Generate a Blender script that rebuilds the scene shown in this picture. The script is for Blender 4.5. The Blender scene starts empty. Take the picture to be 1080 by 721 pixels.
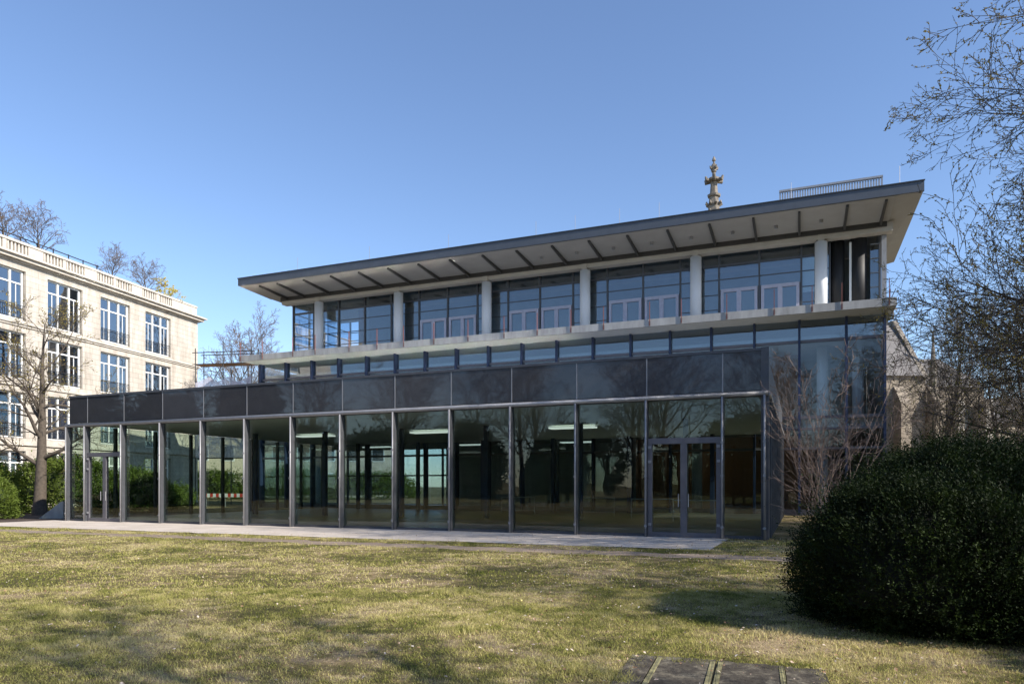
import bpy, math, random
import numpy as np
from mathutils import Vector, Matrix

C = bpy.context.scene
COL = C.collection
R = math.radians

# ------------------------------------------------------------------ camera
EYE = 1.6
cam_d = bpy.data.cameras.new("camera")
cam = bpy.data.objects.new("camera", cam_d); COL.objects.link(cam)
cam.location = (0, 0, EYE); cam.rotation_euler = (R(90), 0, 0)
cam_d.sensor_width = 36.0
cam_d.lens = 743 / 1080 * 36.0
cam_d.shift_y = (512 - 360.5) / 1080
cam_d.clip_start = 0.05; cam_d.clip_end = 3000
C.camera = cam

# ------------------------------------------------------------------ light
SUN_EL = R(34.0)
SUN_AZ = math.atan2(-0.54, 0.842)              # world direction towards the sun
w = bpy.data.worlds.new("World"); C.world = w; w.use_nodes = True
wn = w.node_tree; wn.nodes.clear()
sky = wn.nodes.new('ShaderNodeTexSky'); sky.sky_type = 'NISHITA'
sky.sun_disc = False; sky.sun_elevation = SUN_EL; sky.sun_rotation = R(90) - SUN_AZ
sky.altitude = 300; sky.air_density = 1.0; sky.dust_density = 0.25; sky.ozone_density = 3.0
bg = wn.nodes.new('ShaderNodeBackground'); bg.inputs[1].default_value = 0.14
wo = wn.nodes.new('ShaderNodeOutputWorld')
hs = wn.nodes.new('ShaderNodeMix'); hs.data_type = 'RGBA'; hs.blend_type = 'MULTIPLY'; hs.inputs[0].default_value = 1
hs.inputs[7].default_value = (0.955, 0.945, 0.99, 1)
wn.links.new(sky.outputs[0], hs.inputs[6]); wn.links.new(hs.outputs[2], bg.inputs[0]); wn.links.new(bg.outputs[0], wo.inputs[0])
sd = bpy.data.lights.new("sun", 'SUN'); so = bpy.data.objects.new("sun", sd); COL.objects.link(so)
sd.energy = 5.0; sd.angle = R(0.53); sd.color = (1.0, 0.93, 0.83)
sdir = Vector((math.cos(SUN_EL) * math.cos(SUN_AZ), math.cos(SUN_EL) * math.sin(SUN_AZ), math.sin(SUN_EL)))
so.rotation_euler = (-sdir).to_track_quat('-Z', 'Y').to_euler(); so.location = sdir * 60
C.view_settings.view_transform = 'Standard'; C.view_settings.look = 'None'
C.view_settings.exposure = 0.70; C.view_settings.gamma = 1.0
C.view_settings.use_curve_mapping = False
C.render.engine = 'CYCLES'
cy = C.cycles
cy.max_bounces = 10; cy.transparent_max_bounces = 40; cy.diffuse_bounces = 4; cy.glossy_bounces = 4
cy.caustics_reflective = True; cy.caustics_refractive = False
cy.sample_clamp_indirect = 0.0; cy.blur_glossy = 0.0
cy.use_denoising = True

# ------------------------------------------------------------------ materials
def nt(m):
    m.use_nodes = True
    t = m.node_tree; t.nodes.clear()
    out = t.nodes.new('ShaderNodeOutputMaterial')
    return t, out

def ramp(t, src, stops):
    r = t.nodes.new('ShaderNodeValToRGB')
    el = r.color_ramp.elements
    while len(el) < len(stops): el.new(0.5)
    for e, (p, c) in zip(el, stops):
        e.position = p; e.color = (*c, 1)
    t.links.new(src, r.inputs[0]); return r.outputs[0]

def noise(t, vec, scale, detail=4, rough=0.6, dist=0.0):
    n = t.nodes.new('ShaderNodeTexNoise')
    n.inputs['Scale'].default_value = scale; n.inputs['Detail'].default_value = detail
    n.inputs['Roughness'].default_value = rough; n.inputs['Distortion'].default_value = dist
    t.links.new(vec, n.inputs['Vector']); return n.outputs['Fac']

def coords(t, kind='Object', scale=(1, 1, 1)):
    tc = t.nodes.new('ShaderNodeTexCoord')
    mp = t.nodes.new('ShaderNodeMapping'); mp.inputs['Scale'].default_value = scale
    t.links.new(tc.outputs[kind], mp.inputs[0]); return mp.outputs[0]

def geo_pos(t):
    g = t.nodes.new('ShaderNodeNewGeometry'); return g.outputs['Position']

def mixc(t, a, b, fac, mode='MIX'):
    m = t.nodes.new('ShaderNodeMix'); m.data_type = 'RGBA'; m.blend_type = mode
    for v, i in ((a, 6), (b, 7)):
        if isinstance(v, tuple): m.inputs[i].default_value = (*v, 1)
        else: t.links.new(v, m.inputs[i])
    if isinstance(fac, float): m.inputs[0].default_value = fac
    else: t.links.new(fac, m.inputs[0])
    return m.outputs[2]

def math_(t, op, a, b=0.0, c=0.0):
    m = t.nodes.new('ShaderNodeMath'); m.operation = op
    for v, i in ((a, 0), (b, 1), (c, 2)):
        if isinstance(v, (int, float)): m.inputs[i].default_value = v
        else: t.links.new(v, m.inputs[i])
    return m.outputs[0]

def bump(t, h, strength, dist):
    b = t.nodes.new('ShaderNodeBump'); b.inputs['Strength'].default_value = strength
    b.inputs['Distance'].default_value = dist
    t.links.new(h, b.inputs['Height']); return b.outputs[0]

def plain(name, col, rough=0.6, metal=0.0, var=0.15, scale=3.0, bmp=0.0, spec=0.5, streak=False):
    m = bpy.data.materials.new(name); t, out = nt(m)
    p = t.nodes.new('ShaderNodeBsdfPrincipled')
    v = coords(t, 'Object', (1, 1, 0.25) if streak else (1, 1, 1))
    n = noise(t, v, scale, 6, 0.65)
    lo = tuple(c * (1 - var) for c in col); hi = tuple(min(1, c * (1 + var)) for c in col)
    t.links.new(ramp(t, n, [(0.3, lo), (0.7, hi)]), p.inputs['Base Color'])
    p.inputs['Roughness'].default_value = rough; p.inputs['Metallic'].default_value = metal
    p.inputs['Specular IOR Level'].default_value = spec
    if bmp:
        n2 = noise(t, coords(t), 40, 4)
        t.links.new(bump(t, n2, bmp, 0.01), p.inputs['Normal'])
    t.links.new(p.outputs[0], out.inputs[0]); return m

def tilt(t, nrm, amt):
    oi = t.nodes.new('ShaderNodeObjectInfo'); wn_ = t.nodes.new('ShaderNodeTexWhiteNoise'); wn_.noise_dimensions = '1D'
    t.links.new(oi.outputs['Random'], wn_.inputs['W'])
    a = t.nodes.new('ShaderNodeVectorMath'); a.operation = 'SUBTRACT'; t.links.new(wn_.outputs['Color'], a.inputs[0]); a.inputs[1].default_value = (.5, .5, .5)
    c = t.nodes.new('ShaderNodeVectorMath'); c.operation = 'SCALE'; t.links.new(a.outputs[0], c.inputs[0]); c.inputs['Scale'].default_value = amt
    d = t.nodes.new('ShaderNodeVectorMath'); d.operation = 'ADD'; t.links.new(nrm, d.inputs[0]); t.links.new(c.outputs[0], d.inputs[1])
    e = t.nodes.new('ShaderNodeVectorMath'); e.operation = 'NORMALIZE'; t.links.new(d.outputs[0], e.inputs[0]); return e.outputs[0]

def glass(name, tint, f0=0.06, power=4.0, wav=0.02, wscale=0.8, gcol=(1, 1, 1)):
    m = bpy.data.materials.new(name); t, out = nt(m)
    tr = t.nodes.new('ShaderNodeBsdfTransparent'); tr.inputs[0].default_value = (*tint, 1)
    gl = t.nodes.new('ShaderNodeBsdfAnisotropic'); gl.inputs['Roughness'].default_value = 0.0
    gl.inputs[0].default_value = (*gcol, 1)
    n = noise(t, coords(t), wscale, 1)
    b = bump(t, n, 1.0, wav)
    t.links.new(tilt(t, b, 0.012), gl.inputs['Normal'])
    lw = t.nodes.new('ShaderNodeLayerWeight'); lw.inputs[0].default_value = 0.5
    f = math_(t, 'POWER', lw.outputs['Facing'], power)
    f = math_(t, 'MULTIPLY_ADD', f, 0.9, f0)
    mx = t.nodes.new('ShaderNodeMixShader'); t.links.new(f, mx.inputs[0])
    t.links.new(tr.outputs[0], mx.inputs[1]); t.links.new(gl.outputs[0], mx.inputs[2])
    t.links.new(mx.outputs[0], out.inputs[0]); return m

def leaf_mat(name, stops, scale=6.0, trans=0.35, rough=0.5, tcol=None):
    m = bpy.data.materials.new(name); t, out = nt(m)
    p = t.nodes.new('ShaderNodeBsdfPrincipled')
    n = noise(t, geo_pos(t), scale, 3, 0.7)
    c = ramp(t, n, stops)
    t.links.new(c, p.inputs['Base Color']); p.inputs['Roughness'].default_value = rough
    p.inputs['Specular IOR Level'].default_value = 0.2
    tl = t.nodes.new('ShaderNodeBsdfTranslucent'); t.links.new(c, tl.inputs[0])
    mx = t.nodes.new('ShaderNodeMixShader'); mx.inputs[0].default_value = trans
    t.links.new(p.outputs[0], mx.inputs[1]); t.links.new(tl.outputs[0], mx.inputs[2])
    t.links.new(mx.outputs[0], out.inputs[0]); return m

M = {}
M['steel'] = plain('galvanised_steel', (0.30, 0.30, 0.31), 0.5, 0.4, 0.12, 6, streak=True)
M['steel_side'] = plain('grey_painted_steel', (0.085, 0.088, 0.098), 0.45, 0.3, 0.15, 4)
M['frame'] = plain('grey_door_frame', (0.14, 0.135, 0.15), 0.42, 0.3, 0.12, 5)
M['dark'] = plain('dark_steel', (0.028, 0.03, 0.034), 0.5, 0.2, 0.2, 4)
M['blue'] = plain('blue_painted_steel', (0.02, 0.035, 0.085), 0.45, 0.1, 0.15, 4)
M['lilac'] = plain('pale_window_frame', (0.42, 0.41, 0.49), 0.45, 0.2, 0.1, 4)
M['white'] = plain('white_paint', (0.78, 0.78, 0.76), 0.5, 0, 0.05, 3)
M['col'] = plain('white_column_paint', (0.68, 0.69, 0.71), 0.55, 0, 0.05, 2, streak=True)
M['soffit'] = plain('beige_soffit_boards', (0.31, 0.295, 0.275), 0.6, 0, 0.07, 1.2)
M['beam'] = plain('beige_beam', (0.44, 0.405, 0.355), 0.6, 0, 0.08, 1.5)
M['fascia'] = plain('grey_metal_fascia', (0.075, 0.085, 0.102), 0.5, 0.2, 0.10, 1.5)
M['rib'] = plain('dark_brown_grey_rib', (0.05, 0.048, 0.045), 0.5, 0.1, 0.15, 4)
M['concrete'] = plain('pale_concrete_edge', (0.33, 0.325, 0.31), 0.75, 0, 0.25, 1.8, bmp=0.2, streak=True)
M['slab_under'] = plain('balcony_underside', (0.52, 0.53, 0.50), 0.6, 0, 0.08, 2)
M['red'] = plain('red_primed_stanchion', (0.20, 0.065, 0.045), 0.6, 0, 0.2, 8)
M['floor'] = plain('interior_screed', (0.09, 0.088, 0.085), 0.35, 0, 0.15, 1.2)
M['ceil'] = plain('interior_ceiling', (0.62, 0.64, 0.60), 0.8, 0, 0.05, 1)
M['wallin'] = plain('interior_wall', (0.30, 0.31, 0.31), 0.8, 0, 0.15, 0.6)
M['wood'] = plain('warm_wood_panelling', (0.36, 0.155, 0.06), 0.45, 0, 0.22, 1.4, streak=True)
M['lamp'] = plain('white_light_fitting', (0.8, 0.82, 0.8), 0.4, 0, 0.03, 2)
_p = [n for n in M['lamp'].node_tree.nodes if n.type == 'BSDF_PRINCIPLED'][0]
_p.inputs['Emission Color'].default_value = (0.92, 1.0, 0.95, 1); _p.inputs['Emission Strength'].default_value = 0.45
M['glass'] = glass('pavilion_glass', (0.83, 0.885, 0.85), 0.038, 4.0, 0.0015, 0.9)
M['glass_up'] = glass('upper_glass', (0.72, 0.80, 0.86), 0.115, 3.0, 0.003, 0.8)
M['glass_low'] = glass('hall_glass', (0.86, 0.90, 0.92), 0.05, 4.0, 0.003, 0.8)
M['glass_far'] = glass('window_glass', (0.38, 0.46, 0.54), 0.26, 3.0, 0.003, 0.8)
M['bark'] = plain('brown_grey_bark', (0.085, 0.068, 0.052), 0.9, 0, 0.35, 9, bmp=0.6)
M['bark_pale'] = plain('reddish_pale_bark', (0.20, 0.145, 0.12), 0.85, 0, 0.3, 8, bmp=0.5)
M['bark_dark'] = plain('dark_bark', (0.075, 0.062, 0.05), 0.9, 0, 0.3, 8, bmp=0.5)
M['bark_far'] = plain('brown_twig_bark', (0.16, 0.12, 0.095), 0.9, 0, 0.3, 8)
M['bud'] = leaf_mat('yellow_green_buds', [(0.3, (0.20, 0.13, 0.05)), (0.55, (0.42, 0.36, 0.10)), (0.8, (0.30, 0.18, 0.07))], 5)
M['bud_brown'] = leaf_mat('brown_buds', [(0.3, (0.12, 0.075, 0.04)), (0.7, (0.22, 0.14, 0.07))], 5)
M['yew'] = leaf_mat('dark_yew_needles', [(0.25, (0.004, 0.008, 0.002)), (0.5, (0.012, 0.023, 0.004)), (0.72, (0.045, 0.072, 0.012))], 3.5, 0.25, 0.65)
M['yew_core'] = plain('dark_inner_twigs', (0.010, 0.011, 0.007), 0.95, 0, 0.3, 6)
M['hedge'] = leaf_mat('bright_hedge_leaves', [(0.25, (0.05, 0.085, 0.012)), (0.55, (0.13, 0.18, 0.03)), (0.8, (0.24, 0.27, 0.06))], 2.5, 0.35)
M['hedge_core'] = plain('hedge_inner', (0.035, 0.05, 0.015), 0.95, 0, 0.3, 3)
M['forsythia'] = leaf_mat('yellow_blossom', [(0.3, (0.66, 0.54, 0.05)), (0.7, (0.80, 0.70, 0.14))], 4, 0.4)
M['conifer'] = leaf_mat('conifer_needles', [(0.3, (0.010, 0.020, 0.010)), (0.7, (0.035, 0.055, 0.022))], 1.5, 0.15)
M['slate'] = plain('slate_roof', (0.135, 0.125, 0.12), 0.7, 0, 0.25, 1.5)
M['plaster'] = plain('pale_plaster', (0.50, 0.43, 0.33), 0.8, 0, 0.1, 0.8)
M['darkglass'] = plain('dark_window_glass', (0.02, 0.025, 0.03), 0.06, 0, 0.2, 1)
M['mesh'] = plain('pale_scaffold_netting', (0.62, 0.60, 0.68), 0.8, 0, 0.12, 2)
def m_net():
    m = bpy.data.materials.new('scaffold_netting'); t, out = nt(m)
    d = t.nodes.new('ShaderNodeBsdfDiffuse'); d.inputs[0].default_value = (0.66, 0.64, 0.72, 1)
    tr = t.nodes.new('ShaderNodeBsdfTransparent'); mx = t.nodes.new('ShaderNodeMixShader')
    n = noise(t, coords(t), 1.4, 4); t.links.new(ramp(t, n, [(0.35, (0.25, 0.25, 0.25)), (0.7, (0.8, 0.8, 0.8))]), mx.inputs[0])
    t.links.new(tr.outputs[0], mx.inputs[1]); t.links.new(d.outputs[0], mx.inputs[2]); t.links.new(mx.outputs[0], out.inputs[0]); return m
M['mesh'] = m_net()
M['barrier_red'] = plain('barrier_red', (0.55, 0.05, 0.03), 0.5, 0, 0.1, 4)
M['black'] = plain('black_sheet_cladding', (0.010, 0.010, 0.012), 0.6, 0.0, 0.3, 3, streak=True)

# top band panels: dark printed glass, mirror-like, faintly wavy
def m_band():
    m = bpy.data.materials.new('dark_panel_glass'); t, out = nt(m)
    p = t.nodes.new('ShaderNodeBsdfPrincipled')
    v = coords(t)
    n = noise(t, v, 2.0, 5); n2 = noise(t, v, 38, 3, 0.9)
    oi = t.nodes.new('ShaderNodeObjectInfo')
    c = mixc(t, ramp(t, n, [(0.3, (0.050, 0.053, 0.060)), (0.7, (0.064, 0.067, 0.076))]),
             ramp(t, n2, [(0.45, (0.022, 0.023, 0.028)), (0.62, (0.09, 0.09, 0.10))]), 0.4)
    c = mixc(t, c, ramp(t, oi.outputs['Random'], [(0.0, (0.78, 0.78, 0.78)), (1.0, (1.2, 1.2, 1.2))]), 1.0, 'MULTIPLY')
    t.links.new(c, p.inputs['Base Color'])
    p.inputs['Roughness'].default_value = 0.03; p.inputs['IOR'].default_value = 1.55
    t.links.new(tilt(t, bump(t, noise(t, v, 0.9, 1), 1.0, 0.003), 0.02), p.inputs['Normal'])
    t.links.new(p.outputs[0], out.inputs[0]); return m
M['band'] = m_band()

def m_roofglass():
    m = bpy.data.materials.new('roof_light_glazing'); t, out = nt(m)
    p = t.nodes.new('ShaderNodeBsdfPrincipled')
    p.inputs['Base Color'].default_value = (0.88, 0.90, 0.92, 1)
    p.inputs['Metallic'].default_value = 0.95; p.inputs['Roughness'].default_value = 0.17
    t.links.new(bump(t, noise(t, coords(t), 1.3, 2), 1.0, 0.015), p.inputs['Normal'])
    t.links.new(p.outputs[0], out.inputs[0]); return m
M['roofglass'] = m_roofglass()

def m_stone(name, c1, c2, mortar, bw=1.4, bh=0.42):
    m = bpy.data.materials.new(name); t, out = nt(m)
    p = t.nodes.new('ShaderNodeBsdfPrincipled'); p.inputs['Roughness'].default_value = 0.8
    tc = t.nodes.new('ShaderNodeTexCoord'); sx = t.nodes.new('ShaderNodeSeparateXYZ')
    t.links.new(tc.outputs['Object'], sx.inputs[0])
    cx = t.nodes.new('ShaderNodeCombineXYZ')
    t.links.new(math_(t, 'ADD', sx.outputs[0], sx.outputs[1]), cx.inputs[0]); t.links.new(sx.outputs[2], cx.inputs[1])
    b = t.nodes.new('ShaderNodeTexBrick'); t.links.new(cx.outputs[0], b.inputs['Vector'])
    b.inputs['Scale'].default_value = 1.0; b.inputs['Brick Width'].default_value = bw; b.inputs['Row Height'].default_value = bh
    b.inputs['Mortar Size'].default_value = 0.012; b.inputs['Mortar Smooth'].default_value = 0.2
    b.inputs['Color1'].default_value = (*c1, 1); b.inputs['Color2'].default_value = (*c2, 1); b.inputs['Mortar'].default_value = (*mortar, 1)
    n = noise(t, coords(t, 'Object', (1, 1, 0.18)), 1.3, 7, 0.7)
    c = mixc(t, b.outputs['Color'], ramp(t, n, [(0.3, (0.66, 0.63, 0.59)), (0.58, (1.04, 1.04, 1.04))]), 1.0, 'MULTIPLY')
    t.links.new(c, p.inputs['Base Color'])
    t.links.new(bump(t, math_(t, 'SUBTRACT', 1.0, b.outputs['Fac']), 0.5, 0.02), p.inputs['Normal'])
    t.links.new(p.outputs[0], out.inputs[0]); return m
M['stone'] = m_stone('cream_limestone', (0.53, 0.485, 0.42), (0.48, 0.435, 0.38), (0.31, 0.275, 0.235))
M['stone_trim'] = plain('cream_limestone_trim', (0.50, 0.455, 0.395), 0.8, 0, 0.22, 1.5, bmp=0.3)
M['church'] = m_stone('weathered_sandstone', (0.30, 0.25, 0.19), (0.24, 0.20, 0.155), (0.15, 0.125, 0.10), 0.9, 0.4)
M['spire'] = plain('spire_sandstone', (0.19, 0.165, 0.135), 0.9, 0, 0.45, 1.6, bmp=0.5)

# lawn colour shared by soil sheet and blades (patches in the same places)
def lawn_patch(t):
    pos = geo_pos(t)
    a = noise(t, pos, 0.45, 5, 0.7, 0.6); b = noise(t, pos, 3.0, 5, 0.75)
    f = math_(t, 'ADD', math_(t, 'MULTIPLY', a, 0.6), math_(t, 'MULTIPLY', b, 0.5))
    return pos, math_(t, 'MULTIPLY_ADD', math_(t, 'SUBTRACT', f, 0.55), 1.35, 0.46)

def m_ground():
    m = bpy.data.materials.new('lawn_soil'); t, out = nt(m)
    p = t.nodes.new('ShaderNodeBsdfPrincipled'); p.inputs['Roughness'].default_value = 0.95
    p.inputs['Specular IOR Level'].default_value = 0.1
    pos, f = lawn_patch(t)
    c = ramp(t, f, [(0.38, (0.10, 0.095, 0.04)), (0.48, (0.20, 0.165, 0.085)), (0.58, (0.34, 0.27, 0.18))])
    n = noise(t, pos, 30, 4, 0.8)
    c = mixc(t, c, ramp(t, n, [(0.35, (0.55, 0.5, 0.45)), (0.65, (1.25, 1.2, 1.1))]), 1.0, 'MULTIPLY')
    t.links.new(c, p.inputs['Base Color'])
    t.links.new(bump(t, n, 0.7, 0.03), p.inputs['Normal'])
    t.links.new(p.outputs[0], out.inputs[0]); return m
M['ground'] = m_ground()

def m_blade():
    m = bpy.data.materials.new('grass_blades'); t, out = nt(m)
    pos, f = lawn_patch(t)
    n = noise(t, pos, 60, 2, 0.9)
    f2 = math_(t, 'ADD', f, math_(t, 'MULTIPLY', math_(t, 'SUBTRACT', n, 0.5), 0.55))
    c = ramp(t, f2, [(0.22, (0.06, 0.09, 0.018)), (0.36, (0.24, 0.25, 0.062)), (0.47, (0.47, 0.43, 0.155)), (0.64, (0.66, 0.57, 0.33))])
    d = t.nodes.new('ShaderNodeBsdfDiffuse'); t.links.new(c, d.inputs[0])
    tl = t.nodes.new('ShaderNodeBsdfTranslucent'); t.links.new(c, tl.inputs[0])
    mx = t.nodes.new('ShaderNodeMixShader'); mx.inputs[0].default_value = 0.4
    t.links.new(d.outputs[0], mx.inputs[1]); t.links.new(tl.outputs[0], mx.inputs[2])
    t.links.new(mx.outputs[0], out.inputs[0]); return m
M['blade'] = m_blade()

def m_gravel(name, a, b, sc=60):
    m = bpy.data.materials.new(name); t, out = nt(m)
    p = t.nodes.new('ShaderNodeBsdfPrincipled'); p.inputs['Roughness'].default_value = 0.9
    pos = geo_pos(t)
    n = noise(t, pos, sc, 4, 0.8); n2 = noise(t, pos, 0.8, 5, 0.7)
    c = ramp(t, n, [(0.3, a), (0.7, b)])
    c = mixc(t, c, ramp(t, n2, [(0.3, (0.78, 0.76, 0.73)), (0.6, (1, 1, 1))]), 1.0, 'MULTIPLY')
    t.links.new(c, p.inputs['Base Color']); t.links.new(bump(t, n, 0.6, 0.01), p.inputs['Normal'])
    t.links.new(p.outputs[0], out.inputs[0]); return m
M['path'] = m_gravel('pale_gravel', (0.40, 0.345, 0.29), (0.68, 0.60, 0.52), 45)
M['mud'] = m_gravel('bare_soil', (0.15, 0.11, 0.08), (0.36, 0.28, 0.21), 25)
M['mulch'] = m_gravel('bark_mulch', (0.035, 0.025, 0.02), (0.10, 0.07, 0.055), 25)

def m_cover():
    m = bpy.data.materials.new('stained_concrete_slab'); t, out = nt(m)
    p = t.nodes.new('ShaderNodeBsdfPrincipled'); p.inputs['Roughness'].default_value = 0.95; p.inputs['Specular IOR Level'].default_value = 0.1
    v = coords(t)
    n = noise(t, v, 4, 7, 0.75); n2 = noise(t, v, 35, 4, 0.8)
    c = ramp(t, n, [(0.3, (0.035, 0.030, 0.026)), (0.52, (0.09, 0.078, 0.062)), (0.7, (0.26, 0.23, 0.17))])
    c = mixc(t, c, ramp(t, n2, [(0.3, (0.5, 0.5, 0.5)), (0.7, (1.3, 1.3, 1.3))]), 1.0, 'MULTIPLY')
    t.links.new(c, p.inputs['Base Color']); t.links.new(bump(t, n2, 0.6, 0.01), p.inputs['Normal'])
    t.links.new(p.outputs[0], out.inputs[0]); return m
M['cover'] = m_cover()
M['strip'] = plain('mossy_yellow_strip', (0.17, 0.155, 0.075), 0.9, 0, 0.75, 11, bmp=0.4)

# ------------------------------------------------------------------ mesh helpers
class MB:
    def __init__(s, off=(0, 0, 0)): s.v = []; s.f = []; s.mi = []; s.cur = 0; s.off = off
    def box(s, x0, x1, y0, y1, z0, z1):
        o = s.off; n = len(s.v)
        for z in (z0, z1):
            for x, y in ((x0, y0), (x1, y0), (x1, y1), (x0, y1)): s.v.append((x - o[0], y - o[1], z - o[2]))
        for f in ((3, 2, 1, 0), (4, 5, 6, 7), (0, 1, 5, 4), (1, 2, 6, 5), (2, 3, 7, 6), (3, 0, 4, 7)):
            s.f.append(tuple(n + i for i in f)); s.mi.append(s.cur)
        return s
    def hexa(s, pts):                    # 4 bottom, 4 top
        o = s.off; n = len(s.v)
        for p in pts: s.v.append((p[0] - o[0], p[1] - o[1], p[2] - o[2]))
        for f in ((3, 2, 1, 0), (4, 5, 6, 7), (0, 1, 5, 4), (1, 2, 6, 5), (2, 3, 7, 6), (3, 0, 4, 7)):
            s.f.append(tuple(n + i for i in f)); s.mi.append(s.cur)
        return s
    def tube(s, pts, rad, k=8, cap=True):
        o = s.off; n0 = len(s.v)
        P = [Vector(p) - Vector(o) for p in pts]
        if not hasattr(rad, '__len__'): rad = [rad] * len(P)
        d0 = (P[1] - P[0]).normalized()
        a = d0.orthogonal().normalized()
        for i, p in enumerate(P):
            d = (P[min(i + 1, len(P) - 1)] - P[max(i - 1, 0)]).normalized()
            a = (a - d * a.dot(d)).normalized(); b = d.cross(a)
            for j in range(k):
                t_ = 2 * math.pi * j / k
                q = p + (a * math.cos(t_) + b * math.sin(t_)) * rad[i]
                s.v.append((q.x, q.y, q.z))
        for i in range(len(P) - 1):
            for j in range(k):
                s.f.append((n0 + i * k + j, n0 + i * k + (j + 1) % k, n0 + (i + 1) * k + (j + 1) % k, n0 + (i + 1) * k + j)); s.mi.append(s.cur)
        if cap:
            s.f.append(tuple(n0 + j for j in reversed(range(k)))); s.mi.append(s.cur)
            e = n0 + (len(P) - 1) * k
            s.f.append(tuple(e + j for j in range(k))); s.mi.append(s.cur)
        return s
    def lathe(s, prof, c=(0, 0), k=12):
        pts = [(c[0], c[1], z) for r, z in prof]
        return s.tube(pts, [r for r, z in prof], k)
    def mesh(s, name, mats, smooth=False):
        me = bpy.data.meshes.new(name); me.from_pydata(s.v, [], s.f)
        if not isinstance(mats, (list, tuple)): mats = [mats]
        for m in mats: me.materials.append(m)
        if len(mats) > 1: me.polygons.foreach_set('material_index', s.mi)
        if smooth: me.polygons.foreach_set('use_smooth', [True] * len(me.polygons))
        me.update(); return me
    def build(s, name, mats, parent=None, smooth=False, loc=None):
        o = bpy.data.objects.new(name, s.mesh(name, mats, smooth)); COL.objects.link(o)
        if parent: o.parent = parent
        if loc: o.location = loc
        return o

def link(name, me, parent=None, loc=(0, 0, 0), rz=0.0, sc=None):
    o = bpy.data.objects.new(name, me); COL.objects.link(o)
    if parent: o.parent = parent
    o.location = loc; o.rotation_euler = (0, 0, rz)
    if sc: o.scale = (sc, sc, sc) if not hasattr(sc, '__len__') else sc
    return o

def tag(o, label=None, cat=None, group=None, kind=None):
    if label: o['label'] = label
    if cat: o['category'] = cat
    if group: o['group'] = group
    if kind: o['kind'] = kind
    return o

def thing(name, label, cat, loc=(0, 0, 0), rz=0.0, group=None):
    o = bpy.data.objects.new(name, None); COL.objects.link(o); o.empty_display_size = 0.3
    o.location = loc; o.rotation_euler = (0, 0, rz)
    return tag(o, label, cat, group)

def np_mesh(name, V, F, mats, smooth=False):
    """V (n,3) array, F (m,k) array"""
    me = bpy.data.meshes.new(name)
    V = np.asarray(V, dtype=np.float32); F = np.asarray(F, dtype=np.int32); k = F.shape[1]
    me.vertices.add(len(V)); me.vertices.foreach_set('co', V.ravel())
    me.loops.add(F.size); me.loops.foreach_set('vertex_index', F.ravel())
    me.polygons.add(len(F)); me.polygons.foreach_set('loop_start', np.arange(0, F.size, k, dtype=np.int32))
    me.polygons.foreach_set('loop_total', np.full(len(F), k, dtype=np.int32))
    if not isinstance(mats, (list, tuple)): mats = [mats]
    for m in mats: me.materials.append(m)
    me.update(calc_edges=True); me.validate()
    if smooth: me.polygons.foreach_set('use_smooth', np.ones(len(F), dtype=bool))
    return me

# ------------------------------------------------------------------ ground
def sheet(name, poly, z, mat):
    me = bpy.data.meshes.new(name); me.from_pydata([(x, y, z) for x, y in poly], [], [tuple(range(len(poly)))])
    me.materials.append(mat); o = bpy.data.objects.new(name, me); COL.objects.link(o); o['kind'] = 'structure'; return o

ANG = -math.atan2(0.380, 0.925)
P0 = Vector((7.5, 20.9, 0.0))
def B(x, y, z=0.0):                                  # building frame -> world (x along facade to the right, y back)
    c, s = math.cos(ANG), math.sin(ANG)
    return Vector((P0.x + c * x - s * y, P0.y + s * x + c * y, z))

sheet('lawn', [(-900, -900), (900, -900), (900, 900), (-900, 900)], 0.0, M['ground'])
def wob(x0, x1, y, amp, n, seed):
    r = random.Random(seed); return [(x0 + (x1 - x0) * i / n, y + r.uniform(-amp, amp)) for i in range(n + 1)]
def bsheet(name, loc_poly, z, mat):
    return sheet(name, [tuple(B(x, y)[:2]) for x, y in loc_poly], z, mat)
bsheet('path', wob(-70, -1.1, -4.2, 0.10, 120, 1) + wob(-1.0, -1.15, -0.02, 0.0, 1, 2) + [(-31.0, -0.02), (-31.0, -2.0)] + wob(-31.2, -70, -2.6, 0.1, 30, 3), 0.012, M['path'])
bsheet('soil_strip', wob(-60, 1.2, -6.3, 0.22, 120, 4) + wob(1.2, -60, -5.35, 0.22, 120, 5), 0.006, M['mud'])
bsheet('planting_bed', wob(-70, -30.6, -1.9, 0.15, 30, 6) + [(-30.3, 9), (-70, 9)], 0.008, M['mulch'])

# ------------------------------------------------------------------ main building
MO = Vector((-15.4, 24.4, 0.0))                      # base of the main building in the building frame
main = thing('office_building', 'long glass building with overhanging grey roof and white columns behind the low glass pavilion', 'building',
             B(MO.x, MO.y), ANG)
def mb(): return MB(MO)
XL, XR = -35.9, 5.05
# floors
mb().box(XL, XR, 19.25, 29.7, -0.05, 0.03).build('ground_floor', M['floor'], main)
mb().box(XL, XR, 19.25, 29.7, 4.65, 5.2).build('floor_slab', M['concrete'], main)
mb().box(XL, XR, 19.25, 29.7, 9.42, 9.7).build('gallery_slab', M['ceil'], main)
m_ = mb(); m_.box(-36.3, 5.3, 17.3, 29.9, 10.52, 10.89); m_.build('terrace_slab', M['slab_under'], main)
m_ = mb(); m_.box(-36.35, 5.36, 17.14, 17.298, 10.49, 10.9); m_.box(5.302, 5.36, 17.3, 29.9, 10.49, 10.9)
m_.build('terrace_edge', M['concrete'], main)
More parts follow.
